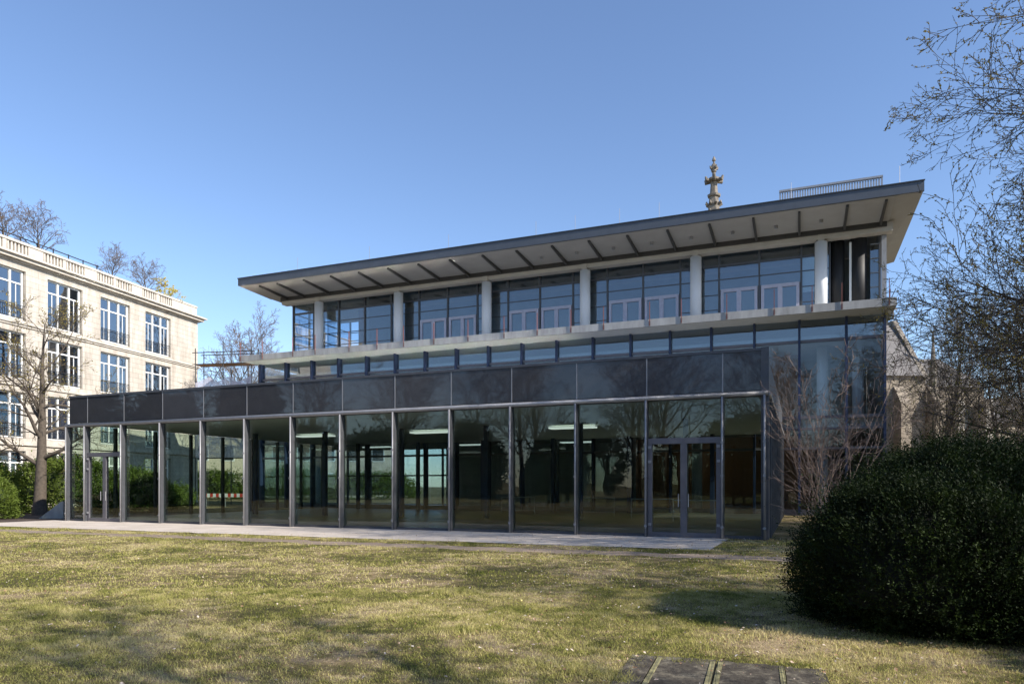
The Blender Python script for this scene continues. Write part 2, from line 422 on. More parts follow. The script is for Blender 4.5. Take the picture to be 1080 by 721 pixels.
# lower glazed wall
latt = [3.2 - 2.3 * k for k in range(18)] + [5.0]
fin = mb().box(-.06, .06, 18.75, 19.22, 0.0, 10.33)
finm = MB((0, 0, 0)).box(-.06, .06, -.25, .22, 0.0, 10.51).mesh('mullion_fin', M['blue'])
for x in latt: link('mullion_fin', finm, main, (x - MO.x, 19.0 - MO.y, 0))
m_ = mb()
for z0, z1 in ((0.0, .32), (3.55, 3.68), (4.6, 4.72), (5.2, 5.36), (9.30, 9.45)):
    m_.box(XL + .06, XR, 18.93, 19.14, z0, z1)
m_.build('transoms', M['frame'], main)
ls = sorted(latt)
for a, b in zip(ls[:-1], ls[1:]):
    mb().box(a + .065, b - .065, 19.0, 19.02, .33, 9.29).build('glass_pane', M['glass_low'], main)
    mb().box(a + .065, b - .065, 19.0, 19.02, 9.455, 10.51).build('clerestory_pane', M['glass_up'], main)
# side + rear envelope
mb().box(XR - .06, XR + .06, 19.3, 29.6, 0, 10.33).build('side_wall', M['wallin'], main)
mb().box(XL - .05, XL + .05, 19.3, 29.6, 0, 10.33).build('glazed_side_wall', M['glass_up'], main)
mb().box(-17, XR - .08, 29.5, 29.7, 0.03, 10.49).build('rear_wall', M['wallin'], main)
m_ = mb(); m_.box(XL, -17, 29.55, 29.57, 0.03, 10.49); m_.build('rear_glazing', M['glass_up'], main)
m_ = mb()
for i in range(9): x = -17.05 - 2.35 * i; m_.box(x - .05, x + .05, 29.45, 29.7, 0.03, 10.49)
for z in (2.4, 4.7, 7.2, 9.5): m_.box(XL, -17, 29.46, 29.68, z, z + .12)
m_.build('rear_frame', M['dark'], main)
# inner rooms, lower
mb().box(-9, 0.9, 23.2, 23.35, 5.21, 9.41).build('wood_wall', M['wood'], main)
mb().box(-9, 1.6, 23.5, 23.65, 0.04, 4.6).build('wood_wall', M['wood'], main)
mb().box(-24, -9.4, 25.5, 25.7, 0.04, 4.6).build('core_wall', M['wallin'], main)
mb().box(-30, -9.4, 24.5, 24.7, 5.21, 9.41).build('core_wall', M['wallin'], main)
colm = MB().lathe([(.30, 0), (.30, 4.2)], k=20).mesh('inner_column', M['col'], True)
colm.polygons.foreach_set('use_smooth', [len(p.vertices) == 4 for p in colm.polygons])
for x in [2.1 - 6.9 * k for k in range(6)]:
    for z in (0.04, 5.21): link('inner_column', colm, main, (x - MO.x, 21.2 - MO.y, z))
link('inner_column', colm, main, (3.95 - MO.x, 21.9 - MO.y, 5.21))
# upper storey
Z0, ZT = 10.9, 15.44
m_ = mb()
cm = MB().lathe([(.33, 0), (.33, 4.42)], k=28).mesh('round_column', M['col'])
cm.polygons.foreach_set('use_smooth', [len(p.vertices) == 4 for p in cm.polygons])
for k in range(6):
    link('round_column', cm, main, (2.03 - 6.9 * k - MO.x, 21.2 - MO.y, Z0))
    mb().box(2.03 - 6.9 * k - .17, 2.03 - 6.9 * k + .17, 20.93, 21.4, 15.325, 15.87).build('column_head', M['beam'], main)
mb().box(-35.8, 5.6, 21.0, 21.6, 15.44, 15.95).build('beam', M['beam'], main)
YG = 21.95
ul = [-17.4 + 2.3 * k for k in range(-7, 9)]
ul = [-35.45] + ul + [2.5, 5.05]
mu = MB().box(-.05, .05, -.08, .14, 0, 4.9).mesh('window_mullion', M['steel_side'])
for x in ul: link('window_mullion', mu, main, (x - MO.x, YG - MO.y, Z0))
m_ = mb()
m_.box(-35.45, 2.5, YG - .06, YG + .1, 14.80, 14.92); m_.box(-35.45, 2.5, YG - .03, YG + .05, 14.0, 14.045)
m_.box(-35.45, 2.5, YG - .05, YG + .08, 10.9, 11.0)
m_.build('window_transoms', M['steel_side'], main)
def is_door(x0):                                     # door bays repeat 2 of 3
    k = round((x0 + 17.4) / 2.3); return k % 3 in (0, 1)
for a, b in zip(ul[:-1], ul[1:]):
    if a >= 2.4: continue
    mb().box(a + .055, b - .055, YG, YG + .02, 14.925, 15.6).build('glass_pane', M['glass_up'], main)
    mb().box(a + .055, b - .055, YG, YG + .02, 14.05, 14.795).build('glass_pane', M['glass_up'], main)
    dz = 13.35 if is_door(a) and a > -28.5 else 13.99
    if dz < 13.5:
        mb().box(a + .055, b - .055, YG, YG + .02, 13.42, 13.99).build('glass_pane', M['glass_up'], main)
        d = mb()
        x0, x1 = a + .1, b - .1; xm = (x0 + x1) / 2
        d.box(x0, x0 + .17, YG - .07, YG + .07, 11.01, 13.3); d.box(x1 - .17, x1, YG - .07, YG + .07, 11.01, 13.3)
        d.box(x0, x1, YG - .075, YG + .075, 13.22, 13.415)
        d.box(xm - .13, xm + .13, YG - .068, YG + .068, 11.01, 13.3)
        dr = d.build('balcony_door', M['lilac'], main)
        mb().box(x0 + .12, xm - .11, YG, YG + .02, 11.01, 13.3).build('door_glass', M['glass_up'], dr)
        mb().box(xm + .11, x1 - .12, YG, YG + .02, 11.01, 13.3).build('door_glass', M['glass_up'], dr)
    else:
        p = mb().box(a + .055, b - .055, YG, YG + .02, 11.01, 13.99).build('glass_pane', M['glass_up'], main)
        for z in (12.2, 13.1):
            mb().box(a + .055, b - .055, YG - .03, YG + .05, z, z + .04).build('glazing_bar', M['steel_side'], main)
mb().box(1.06, 2.45, YG + .04, YG + .1, 12.8, 14.78).build('grey_blind', M['ceil'], main)
# black cladding cylinders at the right corner and the window beside them
mb().lathe([(.36, Z0), (.36, 15.5)], (2.92, 22.1), 20).build('black_duct', M['black'], main, True)
mb().lathe([(.42, Z0), (.42, 15.5)], (3.98, 21.95), 20).build('black_duct', M['black'], main, True)
mb().box(3.50, 3.66, 21.75, 21.87, Z0, 15.3).build('white_downpipe', M['white'], main)
m_ = mb(); m_.box(4.58, 5.0, 22.05, 22.07, 11, 15.1); m_.build('corner_pane', M['glass_up'], main)
m_ = mb()
for z in (11.9, 12.7, 13.5, 14.3, 15.1): m_.box(4.58, 5.0, 22.0, 22.1, z, z + .05)
m_.build('glazing_bar', M['steel'], main)
m_ = mb(); m_.box(5.1, 5.34, 21.5, 21.74, Z0, 15.9); m_.box(5.1, 5.34, 25.5, 25.74, Z0, 15.9); m_.build('corner_post', M['steel'], main)
mb().box(5.0, 5.08, 22.1, 29.5, Z0, 15.9).build('upper_side_wall', M['wallin'], main)
# upper rooms: left end is see-through
mb().box(-30.5, 5.0, 27.0, 27.15, Z0 + .01, 15.9).build('upper_core_wall', M['wallin'], main)
mb().box(-29.0, -28.8, 22.3, 27.0, Z0 + .01, 15.9).build('upper_partition', M['wallin'], main)
mb().box(-32.4, -31.7, 26.2, 26.8, Z0 + .01, 15.9).build('timber_pier', M['wood'], main)
m_ = mb(); m_.box(-35.5, -35.48, 22.1, 29.4, Z0, 15.9); m_.build('end_glazing', M['glass_up'], main)
m_ = mb()
for y in (23.9, 25.8, 27.7, 29.45): m_.box(-35.56, -35.42, y - .05, y + .05, Z0, 15.9)
for z in (11.8, 12.6, 13.4, 14.2, 14.9): m_.box(-35.55, -35.43, 22.1, 29.4, z, z + .06)
for z in (11.8, 12.6, 13.4, 14.2, 14.9): m_.box(-35.4, -30.6, 29.4, 29.5, z, z + .06)
for x in (-33.1, -30.7): m_.box(x - .05, x + .05, 29.38, 29.52, Z0, 15.9)
m_.build('end_frame', M['steel_side'], main)
# roof
XA, XB, YA, YB = -36.85, 6.6, 17.7, 29.85
r_ = mb()
r_.box(XA, XB, YA, YB, 16.24, 16.6)
roof = r_.build('roof', M['fascia'], main)
mb().box(XA, XB, YA - .12, YA - .002, 16.1, 16.62).build('roof_fascia', M['fascia'], main)
mb().box(XA - .03, XB + .03, YA - .16, YA - .1, 16.60, 16.66).build('roof_drip_edge', M['dark'], main)
m_ = mb()
m_.hexa([(XA + .05, YA, 16.08), (5.4, YA, 16.08), (5.4, 21.0, 15.93), (XA + .05, 21.0, 15.93),
         (XA + .05, YA, 16.2), (5.4, YA, 16.2), (5.4, 21.0, 16.2), (XA + .05, 21.0, 16.2)])
m_.hexa([(5.4, YA, 16.08), (XB, YA, 16.2), (XB, YB, 16.2), (5.4, YB, 15.93),
         (5.4, YA, 16.23), (XB, YA, 16.23), (XB, YB, 16.23), (5.4, YB, 16.23)])
m_.box(XA + .05, 5.4, 21.0, YB, 15.96, 16.2)
m_.build('soffit', M['soffit'], main)
rb = MB().hexa([(-.06, 0, -.12), (.06, 0, -.12), (.06, 2.95, -.36), (-.06, 2.95, -.36),
                (-.06, 0, 0), (.06, 0, 0), (.06, 2.95, -.13), (-.06, 2.95, -.13)]).mesh('soffit_rib', M['rib'])
ribs = [4.98] + [3.2 - 2.3 * k for k in range(17)] + [-35.2]
for x in ribs: link('soffit_rib', rb, main, (x - MO.x, 17.95 - MO.y, 16.075))
mb().box(-35.8, 5.3, 20.86, 20.98, 15.68, 15.94).build('soffit_joint', M['rib'], main)
dl = MB().lathe([(.10, -.16), (.10, 0.02)], k=12).mesh('soffit_downlight', M['steel'])
for i in range(8): link('soffit_downlight', dl, main, (2.0 - 2.3 * i * 1 - MO.x - .0, 19.5 - MO.y, 15.98))
# thin lightning rods on the roof
for x in (5.6, .5, -6.5, -8.8, -11.5, -14.0, -20, -26, -32):
    mb().tube([(x, 18.2, 16.6), (x, 18.2, 17.75)], .012, 5).build('lightning_rod', M['steel'], main)
# roof plant screen
scn = mb()
for i in range(40):
    x = -.15 + 5.3 * i / 39; scn.box(x - .04, x + .04, 21.9, 22.0, 16.6, 18.75)
scn.box(-.2, 5.2, 21.86, 22.04, 18.75, 18.86); scn.box(-.2, 5.2, 21.88, 22.02, 17.2, 17.27)
scn.build('roof_screen', M['steel'], main)
# red stanchions on the terrace edge (x from the photograph's spacing)
def s_at(px, d):
    t = (px - 540) / 743; return -((7.5 + .38 * d - t * (20.9 + .925 * d)) / (.925 + .38 * t))
st = MB().box(-.017, .017, -.045, -.008, -.34, 1.0).mesh('stanchion', M['red'])
clampm = MB().box(-.04, .04, -.03, -.002, -.34, -.06).mesh('clamp', M['steel_side'])
for px in (253.5, 276.6, 308.6, 332.2, 368, 397.5, 425.5, 457.5, 493.5, 531.5, 566.5, 602, 636.5, 685, 718.5, 766.5, 816.5, 856.5, 888, 938):
    x = s_at(px, 17.1)
    s_ = link('stanchion', st, main, (x - MO.x, 17.13 - MO.y, 10.86)); link('clamp', clampm, s_)
for x, y in ((5.3, 19.5), (5.3, 22), (5.3, 25), (-33, 29.7), (-35.9, 24)):
    link('stanchion', st, main, (x - MO.x, y - MO.y, 10.9))
for (a, b) in (((5.33, 17.3, 11.35), (5.33, 26, 11.35)),):
    mb().tube([a, b], .02, 6).build('guard_rail', M['dark'], main)

# ------------------------------------------------------------------ pavilion
pav = thing('glass_pavilion', 'low single-storey glass pavilion with dark panel band and steel posts along the gravel path', 'pavilion', P0, ANG)
L = 30.0; D = 18.6
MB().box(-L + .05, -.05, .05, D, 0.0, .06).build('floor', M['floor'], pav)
MB().box(-L + .12, -.12, .12, D, 4.42, 4.5).build('ceiling', M['ceil'], pav)
MB().box(-L + .1, -.1, .1, D, 5.3, 5.55).build('roof', M['concrete'], pav)
for i in range(11): MB().box(-L + .4 + 2.3 * i, -L + 1.75 + 2.3 * i, 10.0, D - .05, 5.552, 5.6).build('roof_glazing', M['roofglass'], pav)
xs = [0.0] + [-1.2 - 2.3 * k for k in range(13)] + [-30.0]
for a, b in zip(xs[1:], xs[:-1]):
    MB().box(a + .02, b - .02, -.05, .03, 4.44, 5.60).build('band_panel', M['band'], pav)
for x in xs[1:-1]: MB().box(x - .018, x + .018, -.058, .0, 4.42, 5.62).build('panel_joint', M['steel'], pav)
MB().box(-30.02, .02, -.075, .1, 5.605, 5.69).build('top_rail', M['steel_side'], pav)
MB().tube([(-30.1, -.14, 4.33), (.1, -.14, 4.33)], .075, 14).build('round_rail', M['steel'], pav, True)
MB().box(-30.0, 0.0, -.06, .06, 4.25, 4.42).build('lintel', M['steel_side'], pav)
MB().box(-30.0, 0.0, -.05, .08, 0.0, .1).build('base_rail', M['steel_side'], pav)
post = MB().box(-.045, .045, -.20, .06, 0, 4.28)
post_me = post.mesh('post', M['steel_side'])
face = MB().tube([(0, -.225, 0.02), (0, -.225, 4.27)], .03, 10).mesh('post_tube', M['steel'], True)
fitm = MB().box(-.085, .085, -.05, -.035, -.03, .03).mesh('glass_fitting', M['white'])
fit2 = MB().tube([(0, -.265, 0), (0, -.25, 0)], .045, 10).mesh('glass_fitting', M['steel'])
for x in xs:
    p = link('post', post_me, pav, (x, 0, 0)); link('post_tube', face, p)
    for z in (.35, 1.9, 2.9):
        link('glass_fitting', fit2, p, (0, 0, z)); 
def door(x0, x1, z1, double=True):
    d = MB(); fw = .13; xm = (x0 + x1) / 2
    d.box(x0 + .05, x0 + .05 + fw, -.12, .03, .02, z1); d.box(x1 - .05 - fw, x1 - .05, -.12, .03, .02, z1)
    d.box(x0 + .05, x1 - .05, -.125, .035, z1 - .12, z1 + .06)
    d.box(xm - .1, xm + .1, -.115, .025, .02, z1 - .12)
    d.box(x0 + .18, xm - .1, -.11, .02, .02, .16); d.box(xm + .1, x1 - .18, -.11, .02, .02, .16)
    dd = d.build('entrance_door', M['frame'], pav)
    MB().box(x0 + .18, xm - .1, -.05, -.03, .16, z1 - .12).build('door_glass', M['glass'], dd)
    MB().box(xm + .1, x1 - .18, -.05, -.03, .16, z1 - .12).build('door_glass', M['glass'], dd)
    MB().box(x0 + .07, x1 - .07, -.03, -.01, z1 + .065, 4.24).build('fanlight', M['glass'], dd)
    for s in (-1, 1):
        for z in (.4, 2.35, 2.8):
            xx = x0 + .11 if s < 0 else x1 - .11
            MB().box(xx - .05, xx + .05, -.17, -.126, z - .04, z + .04).build('hinge', M['steel'], dd)
    MB().tube([(xm - .15, -.17, .95), (xm - .15, -.17, 1.35)], .016, 8).build('handle', M['steel'], dd)
    MB().tube([(xm + .15, -.17, .95), (xm + .15, -.17, 1.35)], .016, 8).build('handle', M['steel'], dd)
for a, b in zip(xs[1:], xs[:-1]):
    if abs(b + 1.2) < .01 or abs(b + 26.5) < .01: door(a, b, 3.02); continue
    MB().box(a + .05, b - .05, -.03, -.01, .11, 4.24).build('glass_pane', M['glass'], pav)
# left side (seen through) and right side
for y in np.arange(2.3, D, 2.3):
    MB().box(-30.08, -29.92, y - .06, y + .06, 0, 4.4).build('side_post', M['dark'], pav)
MB().box(-30.01, -29.99, .1, D, .1, 4.4).build('side_glass', M['glass'], pav)
MB().box(-30.04, -29.95, .1, D, 4.44, 5.6).build('side_band', M['band'], pav)
for y in np.arange(1.0, D, 1.1):
    MB().box(-.06, .16, y - .05, y + .05, 0, 4.3).build('side_post', M['steel_side'], pav)
MB().box(-.01, .01, .1, D, .1, 4.28).build('side_glass', M['glass'], pav)
MB().box(-.02, .05, .1, D, 4.44, 5.6).build('side_band', M['steel_side'], pav)
MB().box(-.1, .12, -.1, .12, 0, 5.7).build('corner_post', M['steel_side'], pav)
MB().tube([(.1, -.1, 4.33), (.1, D, 4.33)], .07, 10).build('side_rail', M['steel'], pav)
# inside
ic = MB().box(-.1, .1, -.1, .1, .06, 4.42).mesh('inner_post', M['blue'])
for x in (-3.5, -8.1, -12.7, -17.3, -21.9, -26.5):
    for y in (8.0, 17.6): link('inner_post', ic, pav, (x, y, 0))
lf = MB().box(-1.1, 1.1, -.3, .3, 4.28, 4.35).mesh('ceiling_light', M['lamp'])
for x in (-8.9, -16.4, -23.6): link('ceiling_light', lf, pav, (x, 9.4, 0))
for x in (-27.6, -19.8, -12.4, -4.6): link('ceiling_light', lf, main, (x - MO.x, 21.6 - MO.y, .1))
m_ = MB()
for x in np.arange(-28, -1, 3.0):
    m_.box(x - .015, x + .015, 4, 4.02, 3.6, 4.2)
tb = MB(); tb.box(-1.0, 1.0, -.02, .02, .95, 1.0); tb.box(-1.0, -.96, -.02, .02, .06, .95); tb.box(.96, 1.0, -.02, .02, .06, .95); tb.box(-1, 1, -.018, .018, .25, .28)
tbm = tb.mesh('inner_railing', M['steel'])
for x, y in ((-5.5, 11), (-8.8, 13), (-3.2, 9), (-13.5, 14)): link('inner_railing', tbm, pav, (x, y, 0))

# ------------------------------------------------------------------ neighbouring stone building
NA = math.atan2(.972, .235)
NB = Vector((-30.7, 68.8, 0))
nb = thing('stone_building', 'cream limestone block with white-framed windows, balustrade and roof terrace at the left', 'building', NB, NA)
def NL(x, y, z=0): return NB + Vector((math.cos(NA) * x - math.sin(NA) * y, math.sin(NA) * x + math.cos(NA) * y, z))
NLEN = 36.0
wins = [-5.3 - 4.93 * k for k in range(6)]
rows = [(13.45, 17.0), (9.2, 12.55), (5.0, 8.3), (0.9, 4.1)]
wl = MB()
# front wall as piers and spandrels butted around the openings
edges = [-NLEN] + sum([[c - 1.58, c + 1.58] for c in reversed(wins)], []) + [0.0]
for i in range(0, len(edges), 2): wl.box(edges[i], edges[i + 1], 0, .5, 0, 17.5)
zc = [0.0]
for b, t_ in sorted(rows): zc += [b, t_]
zc.append(17.5)
for c in wins:
    for i in range(0, len(zc), 2): wl.box(c - 1.58, c + 1.58, 0, .5, zc[i], zc[i + 1])
wl.box(-.5, 0, .5, 16, 0, 17.5); wl.box(-NLEN, -NLEN + .5, .5, 16, 0, 17.5); wl.box(-NLEN + .5, -.5, 15.5, 16, 0, 17.5)
wl.build('wall', M['stone'], nb)
MB().box(-NLEN + .55, -.55, .9, 15.4, 0, 17.4).build('inner_rooms', M['wallin'], nb)
tr_ = MB()
for z0, z1, o in ((17.5, 17.62, .16), (17.62, 17.85, .42), (17.85, 18.0, .62), (13.12, 13.24, .18), (12.98, 13.12, .09), (4.5, 4.75, .14), (8.72, 8.9, .10)):
    tr_.box(-NLEN - o, o, -o, 16 + o if z0 > 17 else .6, z0, z1)
tr_.build('cornice', M['stone_trim'], nb)
# parapet with pierced sections
pp = MB(); pp.box(-NLEN, -.02, .08, .38, 18.0, 18.22); pp.box(-NLEN - .04, .02, .02, .44, 18.92, 19.08)
secs = []
for c in wins:
    for d in (-1.0, 1.0): secs.append((c + d - .85, c + d + .85))
secs.sort(); e = [-NLEN] + sum([[a, b] for a, b in secs], []) + [-.02]
for i in range(0, len(e), 2): pp.box(e[i], e[i + 1], .08, .38, 18.22, 18.92)
pp.build('parapet', M['stone_trim'], nb)
bal = MB()
for i in range(6):
    x = -.70 + .28 * i; bal.box(x - .06, x + .06, .12, .34, 18.22, 18.92)
balm = bal.mesh('balustrade', M['stone_trim'])
for a, b in secs: link('balustrade', balm, nb, ((a + b) / 2, 0, 0))
MB().box(-NLEN, -.1, .6, 15.9, 17.4, 17.98).build('roof', M['slate'], nb)
# windows
def win_meshes(h):
    f = MB(); hw = 1.5
    f.box(-hw, -hw + .12, .2, .34, 0, h); f.box(hw - .12, hw, .2, .34, 0, h)
    f.box(-hw + .12, hw - .12, .2, .34, 0, .12); f.box(-hw + .12, hw - .12, .2, .34, h - .12, h)
    for x in (-.5, .5): f.box(x - .07, x + .07, .19, .35, .12, h - .12)
    f.box(-hw + .12, hw - .12, .195, .345, h * .72, h * .72 + .1)
    for x in (-.98, 0, .98):
        if x: f.box(x - .025, x + .025, .24, .31, .12, h * .72)
    p = MB(); p.box(-hw + .1, hw - .1, .26, .28, .1, h - .1)
    g = MB()
    g.box(-hw, hw, .02, .05, 1.0, 1.05); g.box(-hw, hw, .02, .05, .12, .16)
    for i in range(22):
        x = -hw + .03 + (2 * hw - .06) * i / 21; g.box(x - .008, x + .008, .027, .043, .16, 1.0)
    for i in range(6):
        x = -1.25 + .5 * i; g.tube([(x + .14 * math.cos(a), .03, .6 + .14 * math.sin(a)) for a in np.linspace(0, 6.2, 9)], .012, 4)
    c = MB(); c.box(-hw + .15, -hw + .32, .42, .5, .1, h - .15); c.box(hw - .32, hw - .15, .42, .5, .1, h - .15)
    return f.mesh('window', M['white']), p.mesh('pane', M['glass_far']), g.mesh('railing', M['dark']), c.mesh('curtain', M['white'])
for b, t_ in rows:
    wm, pm, gm, cm_ = win_meshes(t_ - b)
    for c in wins:
        f = link('window', wm, nb, (c, 0, b))
        link('pane', pm, f); link('railing', gm, f)
        if random.Random(int(c * 7 + b * 13)).random() < .45: link('curtain', cm_, f)
tb_ = MB()
for x in np.arange(-33, -10.5, 1.4): tb_.box(x - .03, x + .03, 1.5, 1.56, 18.0, 20.0)
for z in (18.6, 19.0, 19.4, 19.9): tb_.box(-33, -10.4, 1.5, 1.56, z, z + .06)
tb_.build('terrace_railing', M['dark'], nb)
MB().hexa([(-33, 1.8, 17.98), (-10.8, 1.8, 17.98), (-10.8, 14, 17.98), (-33, 14, 17.98), (-33, 2.6, 19.75), (-11.3, 2.6, 19.75), (-11.3, 13, 19.75), (-33, 13, 19.75)]).build('penthouse', M['dark'], nb)

# low bright building and garden wall seen through the pavilion
lb = thing('rendered_building', 'pale rendered building with rows of windows seen through the left of the pavilion glass', 'building', (-34, 98, 0), R(8))
MB().box(-14, 18, 0, 9, 0, 12).build('wall', M['plaster'], lb)
MB().box(-14.3, 18.3, -.3, 9.3, 12, 12.4).build('roof', M['slate'], lb)
for z in (1.2, 5.0, 8.6):
    for k in range(9):
        f = MB().box(-13 + 3.4 * k, -11.2 + 3.4 * k, -.06, .1, z, z + 2.2).build('window', M['white'], lb)
        MB().box(-12.88 + 3.4 * k, -11.32 + 3.4 * k, -.08, -.061, z + .12, z + 2.08).build('pane', M['darkglass'], f)

# red and white barrier boards
br = thing('construction_barrier', 'red and white striped barrier board seen through the left pavilion panes', 'barrier', (-21.6, 53.0, 0), R(-12))
br.scale = (.5, 1, 1)
bd = MB()
for i in range(14):
    bd.cur = i % 2; bd.box(-3.5 + .5 * i, -3.0 + .5 * i, -.02, .02, .75, 1.02)
bd.build('board', [M['barrier_red'], M['white']], br)
for x in (-3.2, 0, 3.2): MB().box(x - .03, x + .03, .021, .07, 0, 1.05).build('leg', M['steel'], br)

# ------------------------------------------------------------------ church
church = thing('church', 'sandstone church with steep slate roof behind bare trees right of the glass building', 'church', (35.2, 60, 0), R(4))
MB().box(-20, 0, 0, 9, 0, 11).build('wall', M['church'], church)
MB().hexa([(-20, -.3, 10.9), (-.35, -.3, 10.9), (-.35, 9.3, 10.9), (-20, 9.3, 10.9),
           (-20, 4.2, 16.2), (-.35, 4.2, 16.2), (-.35, 4.8, 16.2), (-20, 4.8, 16.2)]).build('roof', M['slate'], church)
MB().hexa([(-.34, -.4, 10.7), (.1, -.4, 10.7), (.1, 9.4, 10.7), (-.34, 9.4, 10.7),
           (-.34, 4.1, 16.6), (.1, 4.1, 16.6), (.1, 4.9, 16.6), (-.34, 4.9, 16.6)]).build('gable', M['spire'], church)
MB().tube([(0, 4.5, 16.8), (0, 4.5, 18.4)], .07, 6).box(-.35, .35, 4.44, 4.56, 17.7, 17.85).build('gable_cross', M['spire'], church)
for x in (-16, -11.5, -7, -2.4, .6):
    MB().box(x - .45, x + .45, -1.1, 0, 0, 8.5).hexa([(x - .45, -1.1, 8.5), (x + .45, -1.1, 8.5), (x + .45, 0, 8.5), (x - .45, 0, 8.5),
        (x - .45, -.1, 10), (x + .45, -.1, 10), (x + .45, 0, 10), (x - .45, 0, 10)]).build('buttress', M['church'], church)
def lancet(x, y, z0, z1, hw):
    pts = [(x - hw, z0), (x + hw, z0), (x + hw, z1 - hw * 1.6), (x + hw * .6, z1 - hw * .6), (x, z1), (x - hw * .6, z1 - hw * .6), (x - hw, z1 - hw * 1.6)]
    o = MB(); n = len(pts)
    o.v = [(p[0], y - .05, p[1]) for p in pts] + [(p[0], y + .05, p[1]) for p in pts]
    o.f = [tuple(range(n)), tuple(reversed(range(n, 2 * n)))] + [(i, n + i, n + (i + 1) % n, (i + 1) % n) for i in range(n)]
    o.mi = [0] * len(o.f); return o
for x in (-13.7, -9.2, -4.7): lancet(x, 0, 3.5, 9.5, .8).build('lancet_window', M['darkglass'], church)
MB().box(1.1, 6.4, 1.5, 9, 0, 10.2).build('choir_wall', M['church'], church)
MB().hexa([(1.1, 1.2, 10.2), (6.7, 1.2, 10.2), (6.7, 9, 10.2), (1.1, 9, 10.2), (1.1, 4.5, 13.2), (4.4, 4.5, 13.2), (4.4, 5.5, 13.2), (1.1, 5.5, 13.2)]).build('choir_roof', M['slate'], church)
for x in (2.6, 4.9): lancet(x, 1.5, 2.5, 8.6, .55).build('lancet_window', M['darkglass'], church)
for x in (1.5, 3.7, 6.2):
    MB().box(x - .3, x + .3, .6, 1.5, 0, 9).build('buttress', M['stone_trim'], church)
pn = MB(); pn.lathe([(.3, 9), (.3, 11.6), (.42, 11.7), (.24, 11.9), (.07, 14.0), (.15, 14.2), (.02, 14.7)], (.9, .3), 8); pn.build('pinnacle', M['spire'], church)

spire = thing('church_spire', 'weathered openwork gothic stone spire tip rising above the overhanging roof', 'spire', (25.8, 90, 0), 0)
spire.scale = (.95, .95, .976)
MB().box(-3.2, 3.2, -3.2, 3.2, 0, 24).build('tower', M['church'], spire)
MB().lathe([(3.3, 24), (.95, 36.0), (.80, 37.6)], k=8).build('spire_body', M['spire'], spire)
sh = MB().lathe([(.80, 37.6), (.62, 39.3), (.85, 39.4), (.9, 39.65), (.55, 39.8), (.45, 41.0), (.5, 41.1), (.5, 41.3), (.28, 41.5), (.22, 42.6), (.36, 42.7), (.3, 43.0), (.14, 43.15), (.12, 44.0), (.26, 44.15), (.22, 44.35), (.05, 44.7)], k=8)
for a in range(8):
    t_ = a * math.pi / 4; c, s_ = math.cos(t_), math.sin(t_)
    for z in (37.4, 38.5):
        r0 = .78 if z < 38 else .68; sh.tube([(c * r0 * .7, s_ * r0 * .7, z - .35), (c * (r0 + .35), s_ * (r0 + .35), z), (c * (r0 + .28), s_ * (r0 + .28), z + .22)], [.2, .2, .1], 5)
sh.build('finial_shaft', M['spire'], spire)
def knobs(z, rr, br_, n):
    o = MB()
    o.lathe([(.3, z - .3), (rr * .75, z - .05), (rr * .75, z + .2), (.25, z + .5)], k=8)
    for a in range(n):
        t_ = a * 2 * math.pi / n + .3; c, s_ = math.cos(t_), math.sin(t_)
        o.tube([(c * rr * .5, s_ * rr * .5, z - .1), (c * rr, s_ * rr, z - .05), (c * (rr + br_ * .4), s_ * (rr + br_ * .4), z + br_)], [.2, br_ * .8, br_ * .4], 6)
    return o
knobs(41.55, 1.15, .34, 6).build('crocket_ring', M['spire'], spire)
knobs(43.2, .52, .2, 4).build('crocket_ring', M['spire'], spire)

# pale houses behind the trees at the far right
for i, (x, y, wd, h, lab) in enumerate(((50, 72, 9, 8.0, 'pale plaster house with slate roof directly right of the church'),
                                        (63, 76, 11, 7.0, 'lower pale plaster house at the right edge behind bare branches'))):
    h_ = thing('plaster_house', lab, 'house', (x, y, 0), R(3), 'pale houses behind the church')
    MB().box(-wd / 2, wd / 2, 0, 8, 0, h).build('wall', M['plaster'], h_)
    MB().hexa([(-wd / 2 - .3, -.4, h), (wd / 2 + .3, -.4, h), (wd / 2 + .3, 8.4, h), (-wd / 2 - .3, 8.4, h),
               (-wd / 2 - .3, 3.8, h + 3), (wd / 2 + .3, 3.8, h + 3), (wd / 2 + .3, 4.2, h + 3), (-wd / 2 - .3, 4.2, h + 3)]).build('roof', M['slate'], h_)
    for z in (1.2, 4.4):
        for k in range(3):
            xx = -wd / 2 + 1.2 + k * wd / 3.3
            f = MB().box(xx, xx + 1.3, -.05, .1, z, z + 1.9).build('window', M['white'], h_)
            MB().box(xx + .1, xx + 1.2, -.07, -.051, z + .1, z + 1.8).build('pane', M['darkglass'], f)

